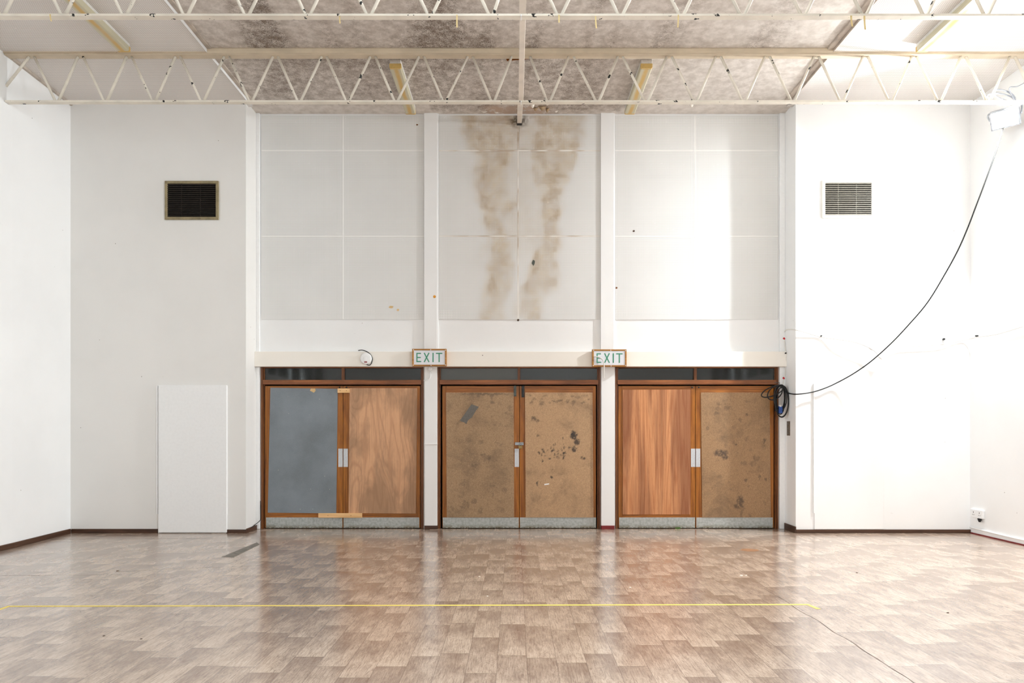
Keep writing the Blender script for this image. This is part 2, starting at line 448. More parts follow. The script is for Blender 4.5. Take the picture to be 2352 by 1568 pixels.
# ------------------------------------------------------------------ room shell
struct(box(-6.6, 6.9, YR - .2, 12.0, -.12, 0).build('floor', M['floor']), 'wood-print vinyl plank floor of the hall', 'floor')

def xl(Y): return XL + (YS - Y) * (.055 / 1.24) if Y > 8.2 else XL + .055
# left wall with window openings behind the camera (Y -2.6..2.9)
WZ0, WZ1 = 2.75, 5.3
def side_wall(name, xi, out, mat):
    m = MB()
    def seg(y0, y1, z0, z1): m.box(xi, xi + out, y0, y1, z0, z1)
    seg(YR, -2.6, 0, ZS); seg(2.9, YS + .2, 0, ZS); seg(-2.6, 2.9, 0, WZ0); seg(-2.6, 2.9, WZ1, ZS)
    return struct(m.build(name, mat))
wl = side_wall('wall_left', XL, -.25, M['wall'])
# the left wall leans in a little towards the truss bearing: a shallow pier there
struct(MB().prism([(XL, 9.40, 0), (XL + .05, 8.30, 0), (XL + .05, 2.95, 0), (XL - .01, 2.95, 0), (XL - .01, 9.40, 0)], (0, 0, ZS)).build('trim_1', M['wall']), 'shallow plaster facing along the left wall', 'wall facing')
wr = side_wall('wall_right', XR, .25, M['wall'])
struct(box(XL - .25, XR + .25, YR - .2, YR, 0, ZC).build('wall_rear', M['wall']))
struct(box(XL - .25, RL, YS, YS + .75, 0, ZS + .05).build('wall_back_left', M['wall_warm']), 'white back wall left of the door recess', 'wall')
struct(box(RR, XR + .25, YS, YS + .75, 0, ZS + .05).build('wall_back_right', M['wall']), 'white back wall right of the door recess', 'wall')
# windows in both side walls
for n, (xi, out) in enumerate(((XL, -.25), (XR, .25))):
    w = struct(empty('window_%d' % (n + 1), (xi + out * .5, .15, WZ0)), 'tall side window behind the camera', 'window')
    f = MB(); xm = xi + out * .5
    for k in range(6): y = -2.6 + 5.5 * k / 5; f.box(xm - .03, xm + .03, y - .03, y + .03, WZ0, WZ1)
    for z in (WZ0 + .03, WZ1 - .03, WZ0 + 1.7): f.box(xm - .03, xm + .03, -2.6, 2.9, z - .03, z + .03)
    f.build('frame', M['white'], w)
    box(xm - .004, xm + .004, -2.6, 2.9, WZ0, WZ1).build('pane', M['clear'], w)

# back wall of the recess, with the three door openings
DOORS = [(600, 973), (1005, 1379), (1413, 1787)]
DZ = 2.42
m = MB(); m.box(RL - .1, RR + .1, YB, YB + .2, DZ, ZC + .1)
edges = [RL - .1] + [X(p, YB) for d in DOORS for p in d] + [RR + .1]
for i in range(0, len(edges), 2): m.box(edges[i], edges[i + 1], YB, YB + .2, 0, DZ)
struct(m.build('wall_back', M['wall']), 'white back wall of the door recess', 'wall')
m = MB(); m.box(-4.4, 4.5, 11.8, 11.9, 0, 3); m.box(-4.4, 4.5, YB + .2, 11.9, 2.9, 3)
m.box(-4.5, -4.4, YB + .2, 11.9, 0, 3); m.box(4.5, 4.6, YB + .2, 11.9, 0, 3)
struct(m.build('wall_lobby', M['lobby']))

# corner strips beside the recess
struct(box(RL, X(598, YB), YB - .035, YB, 0, ZC).build('trim_2', M['white'], bevel=.006))
struct(box(X(1789, YB), RR, YB - .035, YB, 0, ZC).build('trim_3', M['white'], bevel=.006))

# centre ceiling
CXL, CXR = -3.68, 3.80
def ceiling_mesh():
    m = MB(); res = .035; y0, y1 = 6.0, YB + .1; x0, x1 = RL - .05, RR + .05
    nx = int((x1 - x0) / res); ny = int((y1 - y0) / res); W = nx + 1
    vs = [(x0 + (x1 - x0) * i / nx, y0 + (y1 - y0) * j / ny, ZC) for j in range(ny + 1) for i in range(W)]
    fs = [(j * W + i, (j + 1) * W + i, (j + 1) * W + i + 1, j * W + i + 1) for j in range(ny) for i in range(nx)]
    m.add(vs, fs)
    m.box(x0, x1, YR, y0, ZC, ZC + .1); m.box(x0, x1, y0, y1, ZC + .02, ZC + .1)
    return m
ce = struct(ceiling_mesh().build('ceiling', M['ceiling']), 'mould-stained centre ceiling', 'ceiling')
def mould(x, y, z):
    lx = x + .06 * y
    band = .5 + .5 * mnoise.noise(Vector((lx * 1.9, y * .16, 2.0))) + .35 * mnoise.noise(Vector((lx * 4.2, y * .3, 9.)))
    patch = .5 + .55 * fbm(x * .8, y * .9, 5.)
    right = sstep(3.2, 0.6, x)                                  # the growth thins towards the right
    if y < 8.15:
        v = .36 + .95 * sstep(.38, .85, band) * (.35 + .65 * patch)
        v += .45 * sstep(7.5, 8.1, y) * (.3 + .7 * band) * patch
        v *= .45 + .55 * right
    else:
        v = .42 + .5 * patch + .35 * (band - .5)
        v *= .30 + .70 * right
        lip = 9.50 + .07 * mnoise.noise(Vector((x * 2.2, 0, 3.))) + (.22 if -1.2 < x < 1.5 else 0)
        v *= 1 - .8 * sstep(lip, lip + .12, y)
        v += .5 * sstep(9.7, 9.86, y) * math.exp(-(x / .9) ** 2)
    return v
set_attr(ce, 'mould', mould)
set_attr(ce, 'peel', lambda x, y, z: sstep(9.55, 9.68, y) * (sstep(-.55, -.3, x) - sstep(.35, .6, x)) * .8)
# perforated side ceilings
struct(box(XL - .25, CXL, YR, YS + .1, ZS, ZS + .13).build('ceiling_left', M['ceil_side']), 'perforated left side ceiling', 'ceiling')
struct(box(CXR, XR + .25, YR, YS + .1, ZS, ZS + .13).build('ceiling_right', M['ceil_side']), 'perforated right side ceiling', 'ceiling')
M['edge'] = plain('grubby_shaded_edge', (196, 184, 172), .8, .2, var=.12, scale=6)
struct(box(CXL + .006, CXL + .06, YR, YS + .06, ZC - .016, ZC + .01).build('trim_4', M['edge'], bevel=.005), 'edge batten of the left side ceiling', 'trim')
struct(box(CXR - .075, CXR - .006, YR, YS + .06, ZC - .022, ZC + .01).build('trim_5', M['edge'], bevel=.005), 'edge batten of the right side ceiling', 'trim')
struct(box(CXR - .006, CXR, YR, YS, ZS - .008, ZC - .02).build('trim_11', M['edge']), 'edge strip of the right side ceiling', 'trim')  # step face turned from the floodlight, its shade put into the taupe
struct(box(CXL, CXL + .006, YR, YS, ZS - .01, ZC).build('trim_6', M['white']), 'white edge strip of the left side ceiling', 'trim')  # step face towards the floodlight, its lit look put into the white
# plastered downstand above the rear truss
m = MB(); prof = [(8.14, ZC), (8.135, ZC - .012), (8.14, ZC - .04), (8.155, ZC - .06), (8.26, ZC - .06), (8.26, ZC)]
m.prism([(CXL, y, z) for y, z in prof], (CXR - CXL, 0, 0))
m.box(XL + .05, CXL, 8.145, 8.255, 5.932, ZS); m.box(CXR, XR, 8.145, 8.255, 5.932, ZS)
struct(m.build('trim_7', M['steel_dark']), 'cream downstand above the rear truss', 'trim')

m = MB().prism([(XL + .0, YS - .001, ZS), (XL + .028, YS - .001, ZS), (XL + .085, 8.26, ZS), (XL + .05, 8.26, ZS)], (0, 0, -.03))
struct(m.build('trim_10', M['edge']), 'narrow batten where the left wall meets the ceiling', 'trim')
# beam over the doors
YBM = 9.77
bz0, bz1 = Z(841.5, YBM), Z(807, YBM)
struct(box(RL, RR, YBM, YB, bz0, bz1).build('trim_8', M['cream'], bevel=.004), 'cream boxed beam running over the three doors', 'beam')
# pillars
for i, (a, b, nm) in enumerate(((974, 1007, 'left'), (1380, 1413, 'right'))):
    y0 = YB - .034
    up = empty('pillar', (X((a + b) / 2, y0), y0, 0)); struct(up, 'white pillar between the %s and middle doors' % ('left-hand' if i == 0 else 'right-hand'), 'pillar')
    m = MB(); m.box(X(a, y0), X(b - 3, y0), y0, YB, bz1, ZC); m.box(X(b - 3, y0), X(b, y0), y0 + .012, YB, bz1, ZC)
    m.build('upper_shaft', M['wall'], up, bevel=.003)
    y1 = YB - .05
    m = MB(); m.box(X(a + (1 if i == 0 else 1), y1), X(b - 3 if i == 0 else b - 1, y1), y1, YB, .05, bz0)
    if i == 0: m.box(X(a, y1), X(b - 2, y1), y1 - .008, y1, Z(1021, y1), Z(1018, y1))
    m.build('lower_shaft', M['wall'], up, bevel=.003)
    box(X(a + 1, y1), X(b - 2, y1), y1 - .012, YB, 0, .052).build('plinth', M['skirting'] if i == 0 else M['red_dark'], up, bevel=.003)
    if i == 0:
        MB().lathe_y(P(998, 681, y0), [(.018, 0), (.022, -.001), (.006, -.003)], 7).build('plaster_chip', M['orange'], up)

# perforated wall boards, three bays of six
def centre_stain(x, y, z):
    n = .16 * fbm(x * 2.4, z * 2.0, 1.)
    py = VY - (z - CH) * F / YB; px = VX + x * F / YB
    px += n * 150
    L = [(265, 1040, 1195), (340, 1085, 1180), (420, 1095, 1165), (520, 1105, 1165), (600, 1135, 1172), (650, 1112, 1168), (735, 1100, 1165)]
    R = [(265, 1205, 1350), (335, 1200, 1345), (350, 1205, 1315), (400, 1225, 1298), (480, 1238, 1290), (560, 1236, 1280), (650, 1205, 1268), (735, 1195, 1235)]
    v = 0.
    for tab in (L, R):
        for k in range(len(tab) - 1):
            if tab[k][0] <= py <= tab[k + 1][0]:
                t = (py - tab[k][0]) / (tab[k + 1][0] - tab[k][0])
                a = tab[k][1] + t * (tab[k + 1][1] - tab[k][1]); b = tab[k][2] + t * (tab[k + 1][2] - tab[k][2])
                v = max(v, sstep(a - 12, a + 16, px) * sstep(b + 16, b - 12, px))
    v = max(v, .38 * sstep(1090, 1110, px) * sstep(1290, 1265, px) * sstep(640, 540, py))
    if py < 350: v = max(v, .6 * sstep(1060, 1090, px) * sstep(1335, 1310, px))
    v *= .62 + .5 * fbm(x * 5, z * 5, 8.) + .25
    return v * (1.0 - .35 * sstep(560, 740, py))
def centre_grime(x, y, z):
    px = VX + x * F / YB; py = VY - (z - CH) * F / YB
    d = math.hypot((px - 1192) / 26, (py - 276) / 20)
    v = sstep(1.25, .35, d) * .9
    v = max(v, .9 * sstep(3.5, 1., abs(px - 1190)) * sstep(352, 335, py) * sstep(262, 280, py))
    v = max(v, .45 * sstep(2.6, 1., abs(px - 1190)) * sstep(560, 350, py))
    v = max(v, .5 * sstep(3, 1, abs(py - 346)) * sstep(110, 20, abs(px - 1190)))
    v = max(v, .55 * sstep(60, 0, abs(px - 1190)) * sstep(5, 0, abs(py - 272 - abs(px - 1190) * -.08)))
    return v
BAYS = [('left', 600, 788, 974), ('middle', 1008, 1190, 1380), ('right', 1413, 1597, 1787)]
for bi, (nm, a, mid, b) in enumerate(BAYS):
    y0 = YB - .012
    r = empty('wall_panel', (X(mid, YB), YB, Z(734, YB)))
    tag(r, ['white perforated acoustic panel left of both pillars', 'brown-stained perforated acoustic panel between the two pillars', 'white perforated acoustic panel right of both pillars, half in shade'][bi], 'acoustic panel', 'perforated panels above the doors')
    for (u0, u1) in ((a, mid), (mid, b)):
        for (v0, v1) in ((265, 346), (346, 542), (542, 733.5)):
            if bi == 1:
                o = sheet_xz(X(u0, y0), X(u1, y0), Z(v1, y0), Z(v0, y0), y0, YB, .022).build('board', M['panel_stained'], r)
                set_attr(o, 'stain', centre_stain); set_attr(o, 'grime', centre_grime)
            else:
                box(X(u0, y0), X(u1, y0), y0, YB, Z(v1, y0), Z(v0, y0)).build('board', M['panel'], r)

    for (u0, u1, v0, v1) in ((mid - 1.4, mid + 1.4, 265, 733), (a, mid - 1.4, 344.6, 347.4), (mid + 1.4, b, 344.6, 347.4), (a, mid - 1.4, 540.8, 543.4), (mid + 1.4, b, 540.8, 543.4)):
        o = box(X(u0, y0), X(u1, y0), y0 - .0015, y0, Z(v1, y0), Z(v0, y0)).build('cover_strip', M['strip_stained'] if bi == 1 else M['panel_strip'], r)
        if bi == 1: o['label'] = 'rust-streaked cover strip'

    chips = [[(898, 705, 6, 3.5, 'beige_chip'), (914, 711.5, 3.5, 3, 'beige_chip'), (958, 286.5, 2.5, 2, 'rust')], [(1225, 603, 4, 7, 'bolt_grey'), (1190, 735, 3, 3, 'dark_bit')], [(1455.5, 530.5, 3, 2.6, 'dark_bit'), (1416, 661, 2.4, 2.6, 'rust')]][bi]
    for cx, cy, rx, ry, mm in chips:
        MB().prism([P(cx - rx, cy + .2 * ry, y0), P(cx - .2 * rx, cy - ry, y0), P(cx + rx, cy - .5 * ry, y0), P(cx + .6 * rx, cy + .6 * ry, y0), P(cx, cy + ry, y0)], (0, -.002, 0)).build('chip', M[mm], r)['label'] = 'chipped spot'

# skirting
def skirt(name, x0, x1, y0, y1, mat, h=.058):
    return struct(box(x0, x1, y0, y1, 0, h).build(name, mat, bevel=.004), name.replace('baseboard_', 'dark wooden skirting ').replace('_', ' '), 'skirting')
skirt('baseboard_back_left', XL + .02, X(363, YS), YS - .018, YS, M['skirting'])
skirt('baseboard_back_left_end', X(521, YS), RL + .018, YS - .018, YS, M['skirting'], .05)
skirt('baseboard_return_left', RL, RL + .018, YS, YB - .035, M['skirting_y'], .06)
skirt('baseboard_back_right', RR, XR, YS - .018, YS, M['skirting'], .05)
skirt('baseboard_return_right', RR - .018, RR, YS - .018, YB - .035, M['skirting_y'], .09)
m = MB().prism([(XL, YS - .02, 0), (XL + .02, YS - .02, 0), (XL + .07, 8.3, 0), (XL + .07, 2.9, 0), (XL, 2.9, 0)], (0, 0, .062))
struct(m.build('baseboard_left', M['skirting_y'], bevel=.004), 'dark wooden skirting along the left wall', 'skirting')
m = MB(); random.seed(3)
pts = [(XR - .012 - .01 * random.random(), YS - .03 - i * .11) for i in range(40)]
m.prism([(x, y, 0) for x, y in pts] + [(XR, pts[-1][1], 0), (XR, YS - .03, 0)], (0, 0, .016))
struct(m.build('baseboard_right', M['red_dark']), 'ragged dark red edge at the foot of the right wall', 'skirting')

# ------------------------------------------------------------------ doors
def q(px, py, y): return (X(px, y), Z(py, y))
def door(n, a, b, label, L):
    yf = YB + .0                       # frame front
    root = empty('door_%d' % n, (X((a + b) / 2, yf), yf, 0)); struct(root, label, 'double door')
    top = 843.0
    f = MB()
    f.box(X(a, yf), X(a + 4.5, yf), yf - .018, yf + .08, 0, DZ)
    f.box(X(a + 4.5, yf), X(a + 7, yf), yf + .01, yf + .08, 0, DZ)
    f.box(X(b - 4.5, yf), X(b, yf), yf - .018, yf + .08, 0, DZ)
    f.box(X(b - 7, yf), X(b - 4.5, yf), yf + .01, yf + .08, 0, DZ)
    f.build('frame', M['timber_frame'], root, bevel=.003)
    t = MB(); t.box(X(a + 5, yf), X(b - 5, yf), yf - .028, yf + .06, Z(883, yf), Z(872.5, yf))
    t.box(X(a + 5, yf), X(b - 5, yf), yf - .01, yf + .06, Z(845, yf), DZ)
    t.build('transom', M['timber_frame_h'], root, bevel=.003)
    mid = L['mid']
    box(X(mid - 3, yf), X(mid + 3, yf), yf - .012, yf + .06, Z(872.5, yf), Z(845, yf)).build('mullion', M['timber_frame'], root, bevel=.002)
    for (u0, u1) in ((a + 7, mid - 3), (mid + 3, b - 7)):
        box(X(u0, yf), X(u1, yf), yf + .03, yf + .036, Z(872.5, yf), Z(845, yf)).build('transom_pane', M['glass_beige' if (n == 2 and u0 < 1100) else 'glass'], root)
    yl = yf + .004
    for side, lf in enumerate(L['leaves']):
        x0, x1 = lf['x']; fr = MB()
        e = .0015
        px0, px1 = lf['stile'][0] + 12, lf['stile'][1] - 12
        sx0, sx1 = lf['stile']
        fr.box(X(x0, yl), X(px0, yl), yl, yl + .045, .012, Z(886, yl))
        fr.box(X(px1, yl), X(x1, yl), yl, yl + .045, .012, Z(886, yl))
        lo = fr.build('door_leaf', M['timber'], root, bevel=.002)
        rr = MB()
        rr.box(X(sx0, yl), X(sx1, yl), yl - .0008, yl + .044, Z(lf['rail'] + 3, yl), Z(886, yl))
        rr.box(X(sx0, yl), X(sx1, yl), yl - .0008, yl + .044, .014, Z(1174, yl))
        rr.build('rail', M['timber_h'], lo, bevel=.002)
        yp = yl - .009
        cs = [q(*c, yp) for c in lf['panel']]
        pb = sheet_xz(cs[0][0], cs[1][0], cs[0][1], cs[2][1], yp, yl + .002, .012, cs).build('infill_panel', M[lf['mat']], lo)
        pb['label'] = lf['plabel']
        if 'spots' in lf: set_attr(pb, 'stain', lf['spots'])
        yk = yl - .003
        kx0, kx1 = lf['kick']
        box(X(kx0, yk), X(kx1, yk), yk, yl, .012, Z(1188, yk)).build('kick_plate', M['kick'], lo, bevel=.001)['label'] = 'grubby metal kick plate'
        if lf.get('push'):
            u0, u1 = lf['push']
            pp = box(X(u0, yk), X(u1, yk), yk, yl, Z(1072, yk), Z(1030, yk)).build('push_plate', M['alu'], lo, bevel=.001)
            pp['label'] = 'aluminium push plate'
        for kx in lf.get('catch', []):
            MB().lathe_y(P(kx, 889.3, yk), [(.012, .003), (.012, -.004), (.006, -.008), (.009, -.016), (.004, -.019)], 12).build('catch', M['black_metal'], lo)
        for bx0, bx1, by0, by1, bm in lf.get('bolts', []):
            bb = MB(); bb.box(X(bx0, yk), X(bx1, yk), yk - .006, yl, Z(by1, yk), Z(by0, yk))
            bb.tube([P((bx0 + bx1) / 2, by0 - 1, yk - .013), P((bx0 + bx1) / 2, by1 - 3, yk - .013)], .006)
            bb.box(X(bx0, yk), X(bx1, yk), yk - .02, yk, Z(by0 + 6, yk), Z(by0 + 2, yk)); bb.box(X(bx0, yk), X(bx1, yk), yk - .02, yk, Z(by1 - 3, yk), Z(by1 - 7, yk))
            bb.build('bolt', M[bm], lo)
    return root

def spotfn(blobs, sc_=1.):
    def fn(x, y, z):
        px = VX + x * F / YB; py = VY - (z - CH) * F / YB
        px2 = px + 3. * fbm(x * 20, z * 20, 2.); py2 = py + 3. * fbm(x * 20, z * 20, 6.)
        v = 0.
        for bx, by, rx, ry, s in blobs:
            d = math.hypot((px2 - bx) / rx, (py2 - by) / ry)
            if d < 1.2: v = max(v, s * sstep(1.1, .7, d))
        return v
    return fn
random.seed(11)
sp2 = [(1318, 1000, 9, 12, 1), (1325, 1015, 8, 8, .9), (1318, 1030, 5, 8, .9), (1226, 962, 7, 6, .7), (1235, 966, 5, 4, .6), (1235, 1110, 2.5, 5, .8)]
for k in range(46): sp2.append((random.gauss(1280, 22), random.gauss(1040, 16), random.uniform(1.2, 3.4), random.uniform(1.2, 4), random.uniform(.6, 1)))
for k in range(22): sp2.append((random.uniform(1215, 1355), random.uniform(905, 930), random.uniform(2, 8), random.uniform(1.5, 4), random.uniform(.3, .6)))
sp1 = [(random.uniform(1030, 1175), random.uniform(905, 1180), random.uniform(2, 9), random.uniform(2, 9), random.uniform(.15, .45)) for k in range(40)]
sp1 += [(1115, 905, 60, 3, .5), (1080, 1060, 26, 40, .25)]
sp3 = [(1655, 1040, 17, 9, .8), (1665, 1050, 9, 6, .8), (1700, 1150, 9, 14, .7), (1697, 1162, 14, 7, .6), (1703, 1180, 3, 14, .4), (1755, 1012, 5, 6, .6), (1714, 952, 4, 4, .7), (1690, 1019, 3, 3, .7), (1745, 1095, 3, 6, .6), (1758, 1100, 3, 4, .6), (1712, 1102, 4, 4, .6), (1733, 1050, 3, 6, .5), (1625, 983, 4, 4, .4)]
sp3 += [(random.uniform(1640, 1765), random.uniform(905, 1185), random.uniform(2, 9), random.uniform(2, 7), random.uniform(.15, .4)) for k in range(34)]

door(1, 600, 973, 'left-hand double door with one grey and one plywood panel', dict(mid=788, leaves=[
    dict(x=(609, 787.4), stile=(617, 776), rail=892, panel=[(615, 1177), (772, 1178.5), (775.5, 892.5), (621, 890)], mat='laminate', plabel='grey laminate sheet', kick=(611, 786.4), push=(777, 787), catch=[780]),
    dict(x=(788.4, 965), stile=(801, 957), rail=892, panel=[(800.5, 1178), (955, 1179), (958.5, 891), (803, 891)], mat='ply_pink', plabel='pale figured plywood sheet', kick=(789, 963), push=(788.8, 799), catch=[796])]))
door(2, 1005, 1379, 'middle double door with two hardboard panels and a padlock', dict(mid=1192, leaves=[
    dict(x=(1016, 1192.6), stile=(1026, 1180), rail=900, panel=[(1026, 1187.5), (1181, 1187.5), (1180, 901), (1024.5, 901)], mat='hard_l', plabel='brown stained hardboard sheet', kick=(1017, 1191.6), push=(1182, 1192), spots=spotfn(sp1), bolts=[(1180, 1186, 886, 910, 'bolt_grey')]),
    dict(x=(1193.6, 1369), stile=(1206, 1362), rail=900, panel=[(1207.5, 1188), (1363.5, 1188), (1361, 901), (1206, 901)], mat='hard_m', plabel='tan hardboard sheet with black spatters', kick=(1194.4, 1369), spots=spotfn(sp2), bolts=[(1198, 1204.5, 886, 912, 'black_metal')])]))
door(3, 1413, 1787, 'right-hand double door with reddish plywood and hardboard panels', dict(mid=1597, leaves=[
    dict(x=(1420, 1597), stile=(1430, 1586), rail=896, panel=[(1430.5, 1181), (1586, 1181), (1586, 894), (1430.5, 895)], mat='ply_red', plabel='reddish striped plywood sheet', kick=(1422, 1596.4), push=(1587, 1597), catch=[1590]),
    dict(x=(1598, 1777), stile=(1610, 1768), rail=901, panel=[(1613, 1188), (1770.5, 1188), (1768, 901), (1610, 901)], mat='hard_r', plabel='dull brown hardboard sheet', kick=(1599.5, 1775), push=(1598.4, 1608.5), catch=[1605], spots=spotfn(sp3))]))

# hasp, padlock, battens, tapes
yh = YB - .004
h = empty('hasp', P(1192, 1019, yh)); tag(h, 'bright steel hasp joining the two leaves of the middle door', 'hasp')
box(X(1183, yh), X(1202.5, yh), yh - .004, yh + .006, Z(1022, yh), Z(1015.5, yh)).build('strap', M['steel_bright'], h, bevel=.001)
MB().tube(smooth_path([P(1192.5, 1023, yh - .006), P(1192.5, 1019, yh - .014), P(1197.5, 1019, yh - .014), P(1197.5, 1023, yh - .006)], 5), .003).build('staple', M['steel_bright'], h)
pl = empty('padlock', P(1195, 1030, yh - .02)); tag(pl, 'small brass padlock hanging from the hasp of the middle door', 'padlock')
box(X(1191, yh), X(1199, yh), yh - .026, yh - .008, Z(1030, yh), Z(1023, yh)).build('body', M['brass'], pl, bevel=.003)
MB().tube(smooth_path([P(1192.6, 1024, yh - .017), P(1192.6, 1020, yh - .017), P(1195, 1017.5, yh - .017), P(1197.5, 1020, yh - .017), P(1197.5, 1024, yh - .017)], 6), .003).build('shackle', M['steel_bright'], pl)

def batten(a, b, c, d, label, th):
    y1 = YB - .004; o = empty('timber_batten', P((a + b) / 2, d, y1)); tag(o, label, 'batten')
    box(X(a, y1), X(b, y1), y1 - th, y1 - .001, Z(d, y1), Z(c, y1)).build('batten_block', M['pine'], o, bevel=.002)
    for t in (.22, .75): MB().lathe_y((X(a + (b - a) * t, y1), y1 - th, Z((c + d) / 2, y1)), [(.005, 0), (.004, -.0015)], 10).build('screw', M['rust'], o)
batten(776, 803, 892, 902, 'short pine block screwed across the top of the left-hand door', .02)
batten(732, 832, 1178, 1188.2, 'long pine batten screwed across the foot of the left-hand door', .022)
yt = YB - .0055
tag(MB().prism([P(1056, 966, yt), P(1069, 948, yt), P(1083, 928, yt), P(1100, 934, yt), P(1093, 943, yt), P(1084, 958, yt), P(1075, 965, yt), P(1071, 974, yt), P(1067, 970, yt)], (0, -.0012, 0)).build('duct_tape', M['tape_grey'], org=P(1078, 950, yt)), 'diagonal grey duct tape patch on the middle door', 'tape')
tag(MB().prism([P(1250, 1111, yt), P(1261, 1109.5, yt), P(1261.5, 1112, yt), P(1250.5, 1114, yt)], (0, -.0012, 0)).build('sticker', M['white'], org=P(1255, 1112, yt)), 'small white sticker low on the spattered hardboard', 'sticker')
tag(MB().prism([P(714, 892, yt), P(724, 892, yt), P(725, 897, yt), P(721, 901.5, yt), P(712, 897, yt)], (0, -.0015, 0)).build('torn_paper', M['beige_chip'], org=P(718, 897, yt)), 'torn beige scrap at the top of the grey door panel', 'paper scrap')
# weed at the foot of door 3
w = MB(); random.seed(5)
for k in range(11):
    x0 = X(1551 + random.random() * 9, YB); y0 = YB - .012; a = random.uniform(-1, 1); hh = random.uniform(.012, .03)
    w.add([(x0, y0, .0), (x0 + a * .012 - .007, y0 - .01, hh * .6), (x0 + a * .03, y0 - .012, hh), (x0 + a * .012 + .007, y0 - .006, hh * .5)], [(0, 1, 2, 3)])
tag(w.build('weed', M['leaf'], org=(X(1555, YB), YB - .012, 0)), 'tiny green weed growing under the right-hand door', 'weed')

# ------------------------------------------------------------------ EXIT signs
def exit_sign(x0, x1, y0p, y1p, letters, ltop, lbot, label):
    yb = YBM; yf = yb - .055
    r = empty('exit_sign', P((x0 + x1) / 2, y1p, yf)); r.location.y = yb; tag(r, label, 'sign', 'exit signs on the beam')
    ax, bx, az, bz = X(x0, yf), X(x1, yf), Z(y1p, yf), Z(y0p, yf); w = .022
    f = MB(); f.box(ax, bx, yf, yb, az, az + w); f.box(ax, bx, yf, yb, bz - w, bz)
    f.box(ax, ax + w, yf, yb, az + w, bz - w); f.box(bx - w, bx, yf, yb, az + w, bz - w)
    fo = f.build('frame', M['sign_wood'], r, bevel=.002)
    fa = box(ax + w, bx - w, yf + .006, yb - .004, az + w, bz - w).build('face', M['sign_face'], r)
    m = MB(); yl = yf + .0052; th = 2.6
    cnt = [0]
    def bar(p, q_):                                          # stroke between two px points
        cnt[0] += 1; yl = yf + .0052 - .00012 * cnt[0]
        p, q_ = Vector(p), Vector(q_); d = (q_ - p).normalized(); nrm = Vector((-d.y, d.x)) * th / 2
        m.prism([P(*(p + nrm), yl), P(*(q_ + nrm), yl), P(*(q_ - nrm), yl), P(*(p - nrm), yl)], (0, yf + .0064 - yl, 0))
    e0, e1, X0, X1, i0, t0, t1 = letters; h = th / 2
    bar((e0 + h, ltop), (e0 + h, lbot))
    for yy, xx in ((ltop + h, e1 - .6), ((ltop + lbot) / 2, e1 - 1), (lbot - h, e1)): bar((e0, yy), (xx, yy))
    bar((X0 + h, ltop), (X1 - h, lbot)); bar((X1 - h, ltop), (X0 + h, lbot))
    bar((i0 + h, ltop), (i0 + h, lbot)); bar((t0, ltop + h), (t1, ltop + h)); bar(((t0 + t1) / 2, ltop), ((t0 + t1) / 2, lbot))
    m.build('lettering', M['green'], fa)
    for fx, fz in ((.04, .06), (.54, .06), (.97, .08), (.03, .94), (.55, .96), (.97, .93)):
        MB().lathe_y((ax + (bx - ax) * fx, yf, bz - (bz - az) * fz), [(.007, .001), (.006, -.003), (.002, -.004)], 12).build('screw', M['white'], fo)
    return r
exit_sign(946.7, 1025.5, 800.7, 840.7, (956.3, 967.5, 973, 986.7, 993.4, 1001.2, 1016), 810, 831.3, 'green lettered EXIT sign above the pillar right of the grey door panel')
r2 = exit_sign(1360.3, 1439.2, 802, 841.8, (1370.2, 1381, 1387.2, 1401, 1407.5, 1415.3, 1430), 811, 833, 'green lettered EXIT sign with a white strap hanging over its E')
yc = YBM - .06
c = MB(); pth = smooth_path([P(1366, 818, yc + .004), P(1372, 819.5, yc - .006), P(1380, 822, yc - .014), P(1385.5, 828, yc - .014), P(1387.5, 838, yc - .012), P(1387.8, 852, yc - .012), P(1388, 868, yc - .012)], 6)
c.tube(pth, .009, 6, .005)
tag(c.build('plastic_strap', M['white_cable'], org=P(1378, 820, yc), smooth=True), 'white plastic strap dangling in front of the exit sign', 'strap')
j = empty('junction_box', P(988, 847, YB - .05)); tag(j, 'round white junction box under the left exit sign', 'junction box')
MB().lathe_y(P(988.5, 847.5, YB - .05), [(.03, 0), (.03, -.022), (.024, -.027), (.006, -.028)], 20).build('box_body', M['white'], j)
MB().tube(smooth_path([P(989, 851, YB - .06), P(989, 862, YB - .06), P(987, 869, YB - .06), P(981, 873, YB - .06), P(973, 873.5, YB - .06)], 6), .007).build('conduit', M['white'], j, smooth=True)
# smoke detector
yd = YBM; s = empty('smoke_alarm', P(841, 823, yd)); tag(s, 'round white smoke alarm on the beam above the left-hand door', 'smoke alarm')
cc = Vector((X(841.5, yd), yd, Z(823.5, yd)))
MB().lathe_y(cc, [(.076, 0), (.083, -.008), (.083, -.026), (.074, -.038), (.034, -.042), (.033, -.039), (.030, -.039), (.029, -.043), (.004, -.045)], 40).build('housing', M['white'], s, smooth=False, bevel=.002)
o = box(cc.x - .021, cc.x + .02, yd - .0425, yd - .036, cc.z - .06, cc.z - .042).build('indicator_label', M['red_dark'], s)
MB().tube(smooth_path([P(823, 804.6, yd - .004), P(832, 803.8, yd - .01), P(842, 807, yd - .012), P(849, 812, yd - .014), P(853.5, 818, yd - .012), P(855.3, 825, yd - .012), P(853, 834, yd - .012), P(848, 838.5, yd - .012), P(842, 836.5, yd - .01)], 6), .006).build('cable', M['black'], s, smooth=True)

